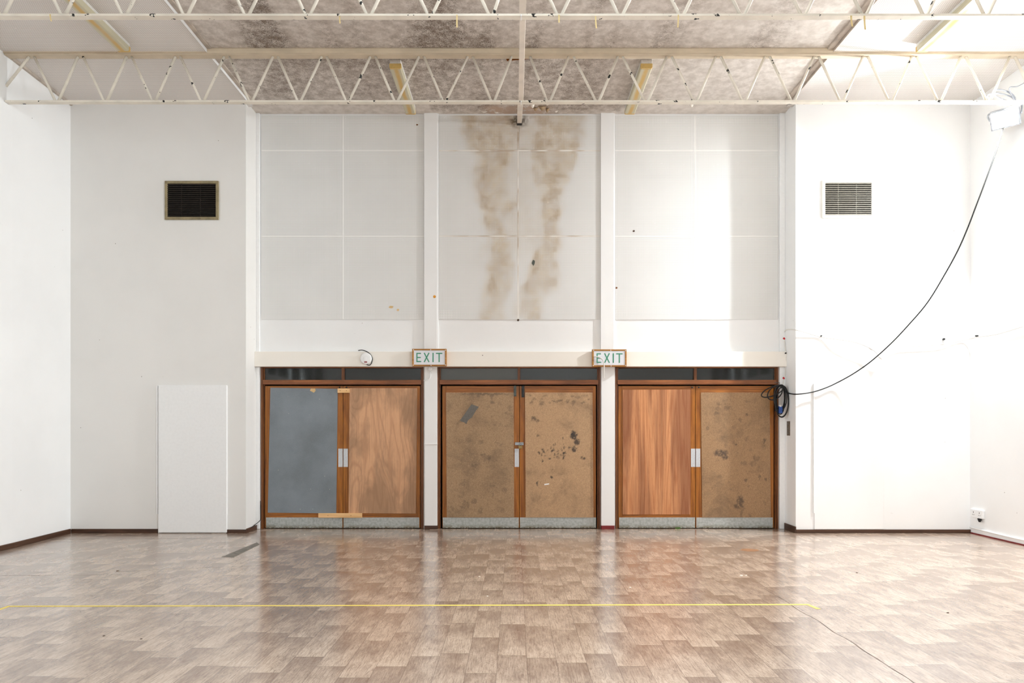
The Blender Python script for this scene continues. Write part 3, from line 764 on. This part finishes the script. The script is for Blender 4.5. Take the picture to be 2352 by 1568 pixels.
# ------------------------------------------------------------------ roof trusses
def truss(Yt, btm, tops, bots, label, zt, ztop, ends, left_end=None):
    zb = btm
    r = empty('roof_truss', (0.05, Yt, zb)); tag(r, label, 'truss', 'roof trusses across the hall')
    x0, x1 = ends
    xm = X(1197, Yt)
    m = MB(); m.box(x0, x1, Yt - .035, Yt + .035, zb, zb + .021); m.box(x0, x1, Yt - .006, Yt + .006, zb + .021, zb + .028)
    m.build('bottom_chord', M['steel'], r, bevel=.003)
    box(x0, x1, Yt - .05, Yt + .05, zt, ztop).build('top_chord', M['steel_dark'], r, bevel=.003)
    box(xm - .005, xm + .005, Yt - .036, Yt + .036, zb - .003, zb + .012).build('splice', M['white'], r)
    rb = .0155
    for (tx, tz, bx, bz) in bots:
        MB().tube([(tx, Yt, tz), (bx, Yt, bz)], rb, 10).build('diagonal', M['steel'], r, smooth=True)
    return r
def web(Yt, tops, bots, zt, zb, gt, gb):
    out = []
    seq = sorted([(p, 1) for p in tops] + [(p, 0) for p in bots])
    for (p, k), (p2, k2) in zip(seq, seq[1:]):
        if k == k2: continue
        a, b = X(p, Yt), X(p2, Yt)
        if k == 1: out.append((a + gt, zt, b - gb, zb))
        else: out.append((b - gt, zt, a + gb, zb))
    return out
Y2 = 8.20
b2 = [131 + 111.2 * i for i in range(10)] ; t2 = [73 + 111.9 * i for i in range(10)] + [1181]
b2r = [1260 + 112.2 * i for i in range(11)]; t2r = [1212] + [1312 + 112.6 * i for i in range(11)]
zb2 = Z(240, Y2 + .035); zt2 = 5.915
wb = web(Y2, t2, b2, zt2, zb2 + .018, .03, .016) + web(Y2, t2r, b2r, zt2, zb2 + .018, .03, .016)
wb.append((X(73, Y2) - .03, zt2, X(14, Y2), Z(198, Y2)))
truss(Y2, zb2, None, wb, 'rear cream lattice roof truss spanning wall to wall', zt2, ZS - .015, (XL + .055, XR - .01))
Y1 = 6.53
b1 = [5 + 140.4 * i for i in range(9)]; t1 = [-65 + 140.4 * i for i in range(9)] + [1180]
b1r = [1284.7 + 140. * i for i in range(9)]; t1r = [1216] + [1355 + 140. * i for i in range(9)]
zb1 = Z(46, Y1 + .035); zt1 = 5.915
wb = web(Y1, t1, b1, zt1, zb1 + .018, .03, .016) + web(Y1, t1r, b1r, zt1, zb1 + .018, .03, .016)
truss(Y1, zb1, None, wb, 'front cream lattice roof truss with tape hanging from it', zt1, ZS - .015, (XL + .055, XR - .01))
struct(box(CXL, CXR, Y1 - .06, Y1 + .06, ZC - .06, ZC).build('trim_9', M['steel_dark']), 'cream downstand above the front truss', 'trim')

# tie bars along the centre line
def tie(p0, p1, w, h, label, cap=None, shade_end=None):
    r = empty('tie_bar', p0); tag(r, label, 'tie bar', 'tie bars between trusses')
    d = (p1 - p0).normalized(); sx = Vector((1, 0, 0)); up = sx.cross(d) * -1
    if up.z < 0: up = -up
    def bx(a, b, ww, hh):
        m = MB(); vs = [pt + sx * sx_ * ww / 2 + up * uz * hh / 2 for pt in (a, b) for uz in (-1, 1) for sx_ in (-1, 1)]
        return m.add(vs, [(0, 1, 3, 2), (4, 6, 7, 5), (0, 4, 5, 1), (2, 3, 7, 6), (0, 2, 6, 4), (1, 5, 7, 3)])
    bx(p0, p1, w, h).build('bar', M['tie'], r, bevel=.003)
    if cap: box(p1.x - .036, p1.x + .036, p1.y - .06, p1.y, Z(289, YB), Z(276.5, YB)).build('wall_socket', M['black_metal'], r)['label'] = 'black end socket'
    if shade_end: bx(p1 - d * .004, p1 + d * .012, w * .95, h).build('end_shade', M['plate_brown'], r)  # dark strip put in for the shadow where the bar meets the chord
    return r
xt = X(1197, Y2)
ztie = zb2 + .016 + .022
tie(Vector((xt + .01, 4.6, zb1 + .041)), Vector((X(1200, Y1), Y1 - .03, zb1 + .041)), .062, .04, 'short cream tie bar in front of the front truss', shade_end=True)
tie(Vector((X(1200, Y1) + .002, Y1 + .034, zb1 + .02)), Vector((X(1196.5, Y2), Y2 - .03, zb2 + .041)), .058, .04, 'cream tie bar running between the two trusses', shade_end=True)
tie(Vector((X(1195, Y2), Y2 + .034, zb2 + .02)), Vector((X(1193, YB), YB - .014, Z(282, YB))), .066, .04, 'sloping cream tie bar from rear truss to the stained wall', cap=True)
# rusty strip lying on the tie behind the rear truss
tag(MB().prism([P(1163, 135, 8.3), P(1218, 129.5, 8.3), P(1219, 133, 8.3), P(1164, 138.5, 8.3)], (0, .02, 0)).build('wood_strip', M['rust'], org=P(1190, 134, 8.3)), 'rusty brown strip caught behind the rear truss at the tie', 'wood strip')

# tape scraps on the front truss
def scrap(px, y0, y1, bend, label, wd=3.2):
    Yq = Y1 - .037; m = MB(); n = 6; vs = []
    for k in range(n + 1):
        t = k / n; yy = y0 + (y1 - y0) * t; xx = px + bend * t * t
        for s_ in (-1, 1): vs.append(P(xx + s_ * wd / 2, yy, Yq + .003 - .012 * math.sin(t * 3)))
    fs = [(2 * k, 2 * k + 1, 2 * k + 3, 2 * k + 2) for k in range(n)]
    m.add(vs, fs); o = m.build('tape_scrap', M['tape_old'], org=P(px, y0, Yq))
    sd = o.modifiers.new('thickness', 'SOLIDIFY'); sd.thickness = .0012
    tag(o, label, 'tape', 'tape scraps on the front truss')
scrap(115, 32, 49, 3, 'curled tape scrap on the front truss, first from the left', 3)
scrap(780, 37, 54, 1, 'tape scrap on the front truss, second from the left', 3)
scrap(1049.5, 33, 63, 0, 'straight tape scrap on the front truss, last before the tie bar')
scrap(1284, 33, 52, 0, 'tape scrap on the front truss, first right of the tie bar')
scrap(1368, 37, 65, 2, 'long tape scrap on the front truss, second right of the tie bar')
scrap(1558, 33, 63, -1, 'tape scrap on the front truss, third right of the tie bar')
scrap(1955, 35, 61, 3, 'wide tape scrap on the front truss, fourth right of the tie bar', 4)
scrap(1985.5, 36, 68, 2, 'twisted tape scrap on the front truss, rightmost of all', 4)
yq = 7.6
for a, b, lab in (((1193, 157), (1193, 169), 'yellow tape tail under the middle tie bar, left one'), ((1195, 157), (1200.5, 164), 'yellow tape tail under the middle tie bar, right one')):
    d = Vector((1.2, 0)); m = MB().prism([P(a[0] - .7, a[1], yq), P(a[0] + .7, a[1], yq), P(b[0] + .9, b[1], yq), P(b[0] - .9, b[1], yq)], (0, .002, 0))
    o = m.build('tape_tail', M['tape_old'], org=P(*a, yq)); tag(o, lab, 'tape', 'tape tails on the middle tie bar')

# ------------------------------------------------------------------ fluorescent fittings
def fitting(x0, x1, y0, y1, zc, label, zb=None):
    zb = zb or zc - .11; xm = (x0 + x1) / 2
    r = empty('ceiling_light', (xm, (y0 + y1) / 2, zc)); tag(r, label, 'ceiling light', 'fluorescent ceiling lights')
    box(x0 + .006, x1 - .006, y0 + .003, y1 - .003, zb + .055, zc).build('tray', M['tray'], r, bevel=.003)
    m = MB(); prof = [(x0, zb + .058), (x0, zb + .01), (x0 + .012, zb), (x1 - .012, zb), (x1, zb + .01), (x1, zb + .058)]
    m.prism([(x, y0 + .03, z) for x, z in prof], (0, y1 - y0 - .06, 0)); m.build('diffuser', M['diffuser'], r, bevel=.002)
    for ya, yb2 in ((y0, y0 + .03), (y1 - .03, y1)):
        MB().prism([(x, ya, z) for x, z in prof], (0, yb2 - ya, 0)).build('end_cap', M['diffuser_end'], r, bevel=.002)
    return r
fitting(-1.545, -1.40, 8.39, 9.64, ZC, 'yellowed strip light over the left-hand pillar')
fitting(1.545, 1.69, 8.39, 9.64, ZC, 'yellowed strip light over the right-hand pillar')
fitting(-4.645, -4.50, 6.74, 7.99, ZS, 'yellowed strip light on the left side ceiling', 5.85)
fitting(4.685, 4.83, 6.74, 7.99, ZS, 'bright strip light on the right side ceiling beside the floodlight', 5.85)

# ------------------------------------------------------------------ air grilles
def grille(x0, x1, y0p, y1p, fw, fm, sm, label, n=17):
    y1 = YS; yf = YS - .022
    ax, bx, az, bz = X(x0, yf), X(x1, yf), Z(y1p, yf), Z(y0p, yf); w = fw * yf / F
    r = empty('air_grille', ((ax + bx) / 2, YS, az)); tag(r, label, 'air grille', 'air grilles high on the back wall')
    f = MB(); f.box(ax, bx, yf, y1, az, az + w); f.box(ax, bx, yf, y1, bz - w, bz); f.box(ax, ax + w, yf, y1, az + w, bz - w); f.box(bx - w, bx, yf, y1, az + w, bz - w)
    fo = f.build('frame', fm, r, bevel=.003)
    box(ax + w, bx - w, y1 - .003, y1, az + w, bz - w).build('duct', M['void'], r)  # black sheet standing in for the shade inside the duct
    s = MB(); hh = (bz - az - 2 * w) / n
    for k in range(n):
        z = az + w + hh * (k + .35)
        s.prism([(ax + w, yf + .003, z), (ax + w, yf + .003, z + hh * .36), (ax + w, y1 - .004, z + hh * .1), (ax + w, y1 - .004, z - hh * .04)], (bx - ax - 2 * w, 0, 0))
    for t in (.31, .66): s.box(ax + (bx - ax) * t - .0015, ax + (bx - ax) * t + .0015, yf + .008, y1 - .004, az + w, bz - w)
    s.build('louvre', sm, r)
    for fx in (.02, .34, .66, .98):
        for zz in (az + w * .4, bz - w * .4): MB().lathe_y((ax + (bx - ax) * fx, yf, zz), [(.0035, 0), (.003, -.0015)], 8).build('screw', M['rust'], fo)
grille(378, 501.5, 415, 504, 6.2, M['grille_olive'], M['slat_dark'], 'dark tarnished air grille on the back wall left of the recess')
grille(1889, 2008.5, 413, 500, 6.4, M['grille_cream'], M['slat_cream'], 'cream framed air grille on the back wall right of the recess')

# ------------------------------------------------------------------ boarded panels either side
r = empty('boarding', (X(442, YS), YS, 0)); tag(r, 'white flush board covering a doorway left of the recess', 'board')
yp = YS - .03
box(X(363.5, yp), X(520.5, yp), yp, YS - .001, .012, Z(884, yp)).build('sheet', M['white'], r, bevel=.003)
box(X(360, YS), X(363.5, YS) - .001, YS - .016, YS - .001, Z(1180, YS), Z(886, YS)).build('edge_strip', M['white'], r, bevel=.002)
box(X(521.5, YS), X(523, YS), YS - .01, YS - .001, Z(1182, YS), Z(886, YS)).build('edge_strip', M['white'], r, bevel=.002)
r = empty('boarding', (X(1950, YS), YS, 0)); tag(r, 'white flush board on the wall below the hanging cable', 'board')
yp = YS - .012
box(X(1871, yp), X(2030, yp), yp, YS - .001, .052, Z(883, yp)).build('sheet', M['wall'], r, bevel=.003)
box(X(1867.5, YS), X(1870, YS), YS - .02, YS - .001, Z(1178, YS), Z(880, YS)).build('edge_strip', M['wall'], r, bevel=.002)

# ------------------------------------------------------------------ floodlight
LN = Vector((-.57, -.55, -.61)).normalized()
LP = P(2308, 272, 8.42)
fl = empty('floodlight', LP + Vector((0, 0, .15))); tag(fl, 'glaring work floodlight clamped under the rear truss at the right', 'floodlight')
zx = Vector((0, 0, 1)); su = LN.cross(zx).normalized(); sv = su.cross(LN).normalized()
def obox(c, du, dv, dn):
    vs = [c + su * a * du + sv * b * dv + LN * e * dn for e in (-1, 1) for b in (-1, 1) for a in (-1, 1)]
    return vs, [(0, 2, 3, 1), (4, 5, 7, 6), (0, 1, 5, 4), (2, 6, 7, 3), (0, 4, 6, 2), (1, 3, 7, 5)]
MB().add(*obox(LP - LN * .035, .15, .11, .03)).build('housing', M['lamp_body'], fl, bevel=.008)
for k in range(7): MB().add(*obox(LP - LN * .085 + su * (-.12 + .04 * k), .004, .09, .022)).build('cooling_fin', M['lamp_body'], fl)
b_ = MB()
for a in (-1, 1): b_.add(*obox(LP - LN * .0 + sv * a * .104, .15, .008, .012)); b_.add(*obox(LP + su * a * .143, .008, .11, .012))
b_.build('bezel', M['lamp_body'], fl)
MB().add(*obox(LP - LN * .002, .134, .094, .003)).build('lens', M['lens'], fl)
tp = Vector((LP.x, Y2 + .02, zb2))
MB().tube(smooth_path([LP - LN * .035 + su * .16, LP - LN * .035 + su * .165 + Vector((0, 0, .10)), tp - Vector((0, 0, .02)), LP - LN * .035 - su * .165 + Vector((0, 0, .10)), LP - LN * .035 - su * .16], 6), .009, 6).build('bracket', M['lamp_body'], fl, smooth=True)
# spare flex looped over the chord, part of the lamp
cl = MB(); base = P(2306, 222, Y2 + .06); pts = []
for k in range(70):
    t = k / 69 * 2 * PI * 4.0
    pts.append(base + Vector((.14 * math.cos(t) + .02 * math.sin(k * .4), .05 * math.sin(t * .5) + .02, .058 * math.sin(t) - .045 * math.cos(t) + .008 * math.sin(k * .7))))
cl.tube(smooth_path(pts, 2), .0065, 6)
cl.tube(smooth_path([pts[-1], P(2318, 203, Y2), P(2338, 198, Y2), P(2360, 186, Y2)], 6), .0065, 6)
cl.build('flex', M['lamp_body'], fl, smooth=True)
la = bpy.data.lights.new('floodlight_beam', 'AREA'); la.shape = 'RECTANGLE'; la.size = .26; la.size_y = .18
la.spread = math.radians(162); la.energy = 260; la.color = (.95, .985, 1.0)
lo = bpy.data.objects.new('floodlight_beam', la); col.objects.link(lo)
lo.location = LP + LN * .016; lo.rotation_euler = LN.to_track_quat('-Z', 'Y').to_euler()
# ------------------------------------------------------------------ cables
pc = empty('power_cable', P(1792, 885, 9.76)); tag(pc, 'black power cable swagged from the floodlight to a coil by the door', 'cable')
way = [(2306, 282), (2302, 300), (2287, 350), (2262, 420), (2240, 478), (2222, 525), (2200, 575), (2170, 630), (2130, 695), (2085, 748), (2045, 790), (2000, 830), (1960, 858), (1920, 880), (1890, 893), (1862, 901), (1830, 905), (1810, 902), (1797, 893)]
pts = []
for k, (a, b) in enumerate(way):
    t = k / (len(way) - 1); Yk = 8.48 + (9.72 - 8.48) * sstep(0, 1.1, t * 1.05)
    if a > 1826: Yk = min(Yk, YS - .05)
    pts.append(P(a, b, Yk))
MB().tube(smooth_path(pts, 6), .0085, 8).build('flex', M['black'], pc, smooth=True)
random.seed(4); cp = []
for lp in range(7):
    rx = 12 + random.uniform(-3, 4); ry = 33 + random.uniform(-6, 6); cx = 1794 + random.uniform(-4, 3); cy = 884 + ry
    yy = 9.735 - .009 * lp
    for k in range(14):
        a = 2 * PI * k / 14 + PI / 2
        cp.append(P(cx + rx * math.cos(a), cy - ry * math.sin(a), yy + .01 * math.sin(a * 2 + lp)))
for lp, (cx, cy, rx, ry) in enumerate(((1773, 898, 26, 12), (1778, 902, 17, 15))):
    for k in range(14):
        a = 2 * PI * k / 14
        cp.append(P(cx + rx * math.cos(a) + 2, cy + ry * math.sin(a) * (1 if lp else .9) - rx * math.cos(a) * .35, 9.70 - .012 * lp))
cp += [P(1790, 893, 9.70), P(1784, 915, 9.71), P(1780, 944, 9.735)]
MB().tube(smooth_path(cp, 4), .0085, 6).build('coil', M['black'], pc, smooth=True)
cn = MB(); cn.tube([P(1791, 930, 9.69), P(1793, 936, 9.69)], .02, 12); cn.build('connector_collar', M['white_cable'], pc)
cn = MB(); cn.tube([P(1788, 936, 9.69), P(1796, 936, 9.69)], .024, 8); cn.box(X(1788, 9.69), X(1796, 9.69), 9.665, 9.715, Z(949, 9.69), Z(935, 9.69)); cn.build('connector', M['blue'], pc, bevel=.004)['label'] = 'blue plug connector'
tag(MB().tube([P(1779, 878.5, YB - .03), P(1787, 878.5, YB - .08)], .004, 6).tube(smooth_path([P(1787, 878.5, YB - .08), P(1791, 879, YB - .17), P(1790, 884, YB - .175)], 4), .004, 6).build('hook', M['steel_bright'], org=P(1779, 878, YB - .02)), 'thin metal hook holding the black cable coil', 'hook')

wc = empty('white_cable', P(1803, 812, 9.74)); tag(wc, 'off-white cable looping from the beam along the right wall', 'cable')
RT = RR - .012
def pr(px, py):                                 # on the recess return
    Yk = RT * F / (px - VX); return P(px, py, Yk)
YW = YS - .03
p1 = [P(1797, 892, 9.70), P(1799, 878, 9.72), pr(1803, 862), pr(1805, 830), pr(1804.5, 808), pr(1802, 785), pr(1800.8, 768), pr(1803, 759), pr(1811, 756), P(1829, 757.5, YS - .02), P(1850, 763, YW), P(1885, 773.5, YS - .014), P(1930, 780, YW - .03), P(1965, 786, YW - .05), P(1998, 799, YW - .05), P(2015, 812, YW - .05), P(2026, 826, YW - .03)]
MB().tube(smooth_path(p1, 6), .0065, 8).build('flex', M['white_cable'], wc, smooth=True)
XW = XR - .014
def pw(px, py): Yk = XW * F / (px - VX); return P(px, py, Yk)
p2 = [P(2024, 822, YW - .03), P(2032, 808, YW - .03), P(2060, 799.5, YW), P(2110, 795, YW), P(2160, 791, YW), P(2215, 781, YS - .02), pw(2243, 774), pw(2290, 767), pw(2352, 749), pw(2420, 732)]
MB().tube(smooth_path(p2, 6), .0055, 8).build('flex', M['white_cable'], wc, smooth=True)
for a, b in ((1999, 800), (2020, 820)):
    MB().tube([P(a - 3, b - 2, YW - .05), P(a + 4, b + 3, YW - .05)], .013, 8).build('connector', M['white_cable'], wc)
for a, b, mm in ((1801, 777, 'red'), (1800, 868, 'red')):
    k = 3.2; Yk = 9.74
    MB().prism([P(a - k, b, Yk), P(a, b - k, Yk), P(a + k, b + 1, Yk), P(a + .4, b + k, Yk)], (0, .003, 0)).build('tag', M[mm], wc)['label'] = 'small red tag'
for a, b, Yk in ((1885, 771.5, YS), (1803.5, 811, 9.76)):
    MB().lathe_y(P(a, b, Yk), [(.009, 0), (.011, -.02), (.008, -.034), (.002, -.036)], 10).build('clip', M['black'], wc)
m = MB(); c0 = pw(2244, 772); m.tube([c0 + Vector((.014, 0, .004)), c0 + Vector((-.02, 0, .004))], .011, 10); m.build('clip', M['black'], wc)
tag(MB().lathe_y(P(2166, 779, YS), [(.012, 0), (.016, -.012), (.014, -.03), (.003, -.034)], 14).build('wall_peg', M['black_metal'], org=P(2166, 779, YS)), 'lone black peg on the white wall right of the cable', 'peg')
# brown plate on the right return
r = empty('strike_plate', (RR, 9.71, Z(984, 9.71))); tag(r, 'narrow brown metal plate on the recess return under the cable coil', 'plate')
box(RR - .006, RR + .0005, 9.655, 9.76, Z(1000, 9.7), Z(967, 9.7)).build('plate', M['plate_brown'], r, bevel=.001)
for zz in (973, 983, 994): MB().tube([(RR - .011, 9.705, Z(zz, 9.7)), (RR - .005, 9.705, Z(zz, 9.7))], .009, 10).build('screw', M['steel_bright'], r)
# socket on the right wall
r = empty('wall_socket', (XR, 9.28, .3)); tag(r, 'white twin power socket low on the right wall', 'socket')
box(XR - .035, XR - .0005, 9.16, 9.40, .232, .345).build('faceplate', M['white'], r, bevel=.006)
m = MB()
for yy in (9.22, 9.34):
    m.box(XR - .037, XR - .034, yy - .004, yy + .004, .295, .315); m.box(XR - .037, XR - .034, yy - .018, yy - .010, .268, .276); m.box(XR - .037, XR - .034, yy + .010, yy + .018, .268, .276)
m.build('pin_hole', M['dark_bit'], r)
m = MB(); m.tube([(XR - .03, 9.22, .232), (XR - .03, 9.22, .205), (XR - .03, 9.22, .185)], .028, 12, .012)
tag(m.build('rubber_plug', M['black'], org=(XR - .03, 9.22, .232)), 'black plug under the twin socket on the right wall', 'plug')
m = MB(); m.tube(smooth_path([(XR - .016, YS - .03, .085), (XR - .016, 9.0, .075), (XR - .018, 8.5, .07), (XR - .016, 7.6, .07)], 5), .012, 8)
tag(m.build('conduit', M['white'], org=(XR - .016, 9, .075), smooth=True), 'white conduit along the foot of the right wall', 'conduit')
# thin dark cable at the left door jamb foot
m = MB().tube(smooth_path([P(598, 1150, 9.80), P(598.5, 1188, 9.80), P(596, 1196, 9.79), P(588, 1203, 9.74), P(575, 1213, 9.58), P(560, 1217, 9.44)], 6), .005, 6)
tag(m.build('thin_cable', M['black'], org=P(598, 1188, 9.80), smooth=True), 'thin black cable running down behind the left-hand door jamb', 'cable')

# ------------------------------------------------------------------ floor marks and bits
ya = FL(20, 1392).y; ybb = FL(1855, 1388).y; xa = FL(20, 1392).x; xb = FL(1856, 1388).x; w = .0145
m = MB()
pts = [(xa - w, ya - w), (xb + w, ybb - w), (xb + w, ybb + w), (xa - w, ya + w)]
m.prism([(x, y, .0004) for x, y in pts], (0, 0, .0012))
m.prism([(xb - w, ybb - w, .0004), (xb - w + .02, ybb - .14, .0004), (xb + w + .03, ybb - .14, .0004), (xb + w, ybb - w, .0004)], (0, 0, .0012))
m.prism([(xa - w, ya - w, .0004), (xa + w, ya - w, .0004), (xa + w - .04, 1.2, .0004), (xa - w - .04, 1.2, .0004)], (0, 0, .0012))
tag(m.build('floor_tape', M['tape_y'], org=(0, ya, 0)), 'yellow tape line laid across the vinyl floor', 'tape')
tag(MB().prism([FL(510, 1278.5, .0005), FL(536, 1279.5, .0005), FL(596, 1250, .0005), FL(590, 1245.5, .0005)], (0, 0, .002)).build('floor_strip', M['floor_strip'], org=FL(550, 1262)), 'dark grey tape strip stuck to the floor near the left-hand door', 'tape strip')
fl_ = bpy.data.objects['floor']
cs = FL(1722, 1263); MB().prism([cs + Vector((.11 * math.cos(k * .5236) * (1 + .12 * math.sin(k * 2.3)), .10 * math.sin(k * .5236), .0004)) for k in range(12)], (0, 0, .0004)).build('worn_patch', plain('worn_brown_patch', (150, 108, 76), .5, .4, var=.12, scale=20), fl_)
def crack(pts, w):
    P3 = [FL(*p, .0006) for p in pts]; m = MB(); vs = []
    for i, p in enumerate(P3):
        t = (P3[min(i + 1, len(P3) - 1)] - P3[max(i - 1, 0)]).normalized(); n = Vector((-t.y, t.x, 0)); ww = w * random.uniform(.5, 1.3)
        vs += [p + n * ww, p - n * ww]
    m.add(vs, [(2 * i, 2 * i + 1, 2 * i + 3, 2 * i + 2) for i in range(len(P3) - 1)])
    o = m.build('vinyl_seam', M['seam'], fl_); return o
random.seed(9)
crack([(1755 + 345 * t + 1.5 * math.sin(t * 23), 1351 + 217 * t - 10 * t * (1 - t) + 1.2 * math.sin(t * 31), ) for t in [i / 30 for i in range(31)]], .003)
crack([(2100 + 200 * t, 1567 + 128 * t) for t in [i / 10 for i in range(11)]], .003)
crack([(-40 + 320 * t, 1322 - 3 * t + .6 * math.sin(t * 20)) for t in [i / 12 for i in range(13)]], .0028)
crack([(272 + 330 * t, 1312 - 14 * t + .5 * math.sin(t * 17)) for t in [i / 12 for i in range(13)]], .0026)
crack([(115 + 385 * t, 1238 - 2 * t) for t in [i / 8 for i in range(9)]], .004)
bits = [(1968, 1315, 'dark_bit', .018, 'dark crumb on the pale floor at the right, nearest the back wall'), (2177, 1407, 'dark_bit', .018, 'thin dark crumb on the floor far right of the yellow tape'),
        (1703, 1322, 'flake', .03, 'white paint flake on the floor before the right-hand door'), (1714, 1321, 'flake', .018, 'small grey-white flake beside the larger floor flake'),
        (239, 1460, 'dark_bit', .016, 'dark crumb on the floor at lower left, left one of a pair'), (325, 1467, 'dark_bit', .014, 'dark crumb on the floor at lower left, right one of a pair'),
        (271, 1311, 'dark_bit', .022, 'dark chip at the floor seam near the left wall'), (1102, 1324, 'flake', .016, 'tiny white speck on the floor before the middle door'),
        (1120, 1369, 'flake', .016, 'tiny white speck on the floor just behind the yellow tape'), (1447, 1349, 'flake', .015, 'tiny white speck on the floor right of the middle door')]
for a, b, mm, r_, lab in bits:
    c = FL(a, b); m = MB(); n = 6; rr = [r_ * (.55 if mm == 'dark_bit' else .7) * random.uniform(.4, 1.2) for k in range(n)]
    m.prism([c + Vector((rr[k] * math.cos(2 * PI * k / n), .8 * rr[k] * math.sin(2 * PI * k / n), .0005)) for k in range(n)], (random.uniform(-.3, .3) * r_, 0, r_ * .22))
    tag(m.build('floor_crumb' if mm == 'dark_bit' else 'paint_chip', M[mm], org=c), lab, 'debris')

# peeling paint on the ceiling near the tie
def curl(px, py, Yk, w, h, tilt, mm, lab):
    c = P(px, py, Yk); c.z = ZC - .001; h *= .72; m = MB(); n = 7; vs = []
    for k in range(n + 1):
        t = k / n; a = t * 2.2
        yy = -h * .5 * math.sin(a) * .7; zz = -h * (1 - math.cos(a)) * .62
        ww = w * (1 - .75 * t * t)
        for s_ in (-1, 1): vs.append(c + Vector((s_ * ww / 2 + tilt * t * h, yy, zz + .15 * s_ * tilt * w * t)))
    m.add(vs, [(2 * k, 2 * k + 1, 2 * k + 3, 2 * k + 2) for k in range(n)])
    o = m.build('peeling_paint', M[mm], org=c, smooth=True); sd = o.modifiers.new('thickness', 'SOLIDIFY'); sd.thickness = .002
    tag(o, lab, 'paint flake', 'paint peeling off the ceiling')
curl(1222, 248, 9.56, .07, .085, .15, 'flake', 'white paint curl peeling off the ceiling, nearest right of the tie bar')
curl(1231, 252, 9.66, .08, .075, -.2, 'flake_tan', 'tan paint curl peeling off the ceiling, second right of the tie bar')
curl(1245, 250, 9.62, .12, .10, .1, 'flake_tan', 'wide tan paint curl peeling off the ceiling, third right of the tie bar')
curl(1256, 245, 9.50, .13, .06, .5, 'flake', 'broad white paint curl peeling off the ceiling, fourth right of the tie bar')
curl(1258, 251, 9.68, .06, .10, -.15, 'flake_tan', 'pointed tan paint curl hanging off the ceiling, fifth right of the tie bar')
curl(1277, 256, 9.76, .06, .04, 0, 'flake', 'small square paint flake on the ceiling, sixth right of the tie bar')
curl(1586, 249, 9.55, .07, .075, .3, 'flake', 'lone paint curl peeling off the ceiling over the right panel')
curl(1140, 257, 9.80, .06, .03, .1, 'flake', 'small white paint flake on the ceiling left of the tie bar')
curl(1112, 257, 9.78, .09, .03, .1, 'flake', 'ragged white paint flake on the ceiling, far left of the tie bar')

# ------------------------------------------------------------------ daylight
def area(name, loc, direction, sx, sy, e, c):
    a = bpy.data.lights.new(name, 'AREA'); a.shape = 'RECTANGLE'; a.size = sx; a.size_y = sy; a.energy = e; a.color = c
    o = bpy.data.objects.new(name, a); col.objects.link(o); o.location = loc
    o.rotation_euler = Vector(direction).to_track_quat('-Z', 'Z').to_euler(); return o
area('daylight_left', (XL - .27, .15, (WZ0 + WZ1) / 2), (1, 0, -.0), 5.6, 2.6, 800, (.845, .95, 1.0))
area('daylight_right', (XR + .27, .15, (WZ0 + WZ1) / 2), (-1, 0, -.0), 5.6, 2.6, 800, (.845, .95, 1.0))
wd = bpy.data.worlds.new('daylight'); sc.world = wd; wd.use_nodes = True
wd.node_tree.nodes['Background'].inputs[0].default_value = (.9, .95, 1, 1); wd.node_tree.nodes['Background'].inputs[1].default_value = 1.0

sc.view_settings.view_transform = 'Standard'; sc.view_settings.look = 'None'
sc.view_settings.gamma = 1; sc.view_settings.use_curve_mapping = False; sc.view_settings.exposure = 1.03
sc.cycles.max_bounces = 10; sc.cycles.diffuse_bounces = 6; sc.cycles.use_denoising = True
sc.cycles.sample_clamp_indirect = 8; sc.cycles.caustics_reflective = False; sc.cycles.caustics_refractive = False
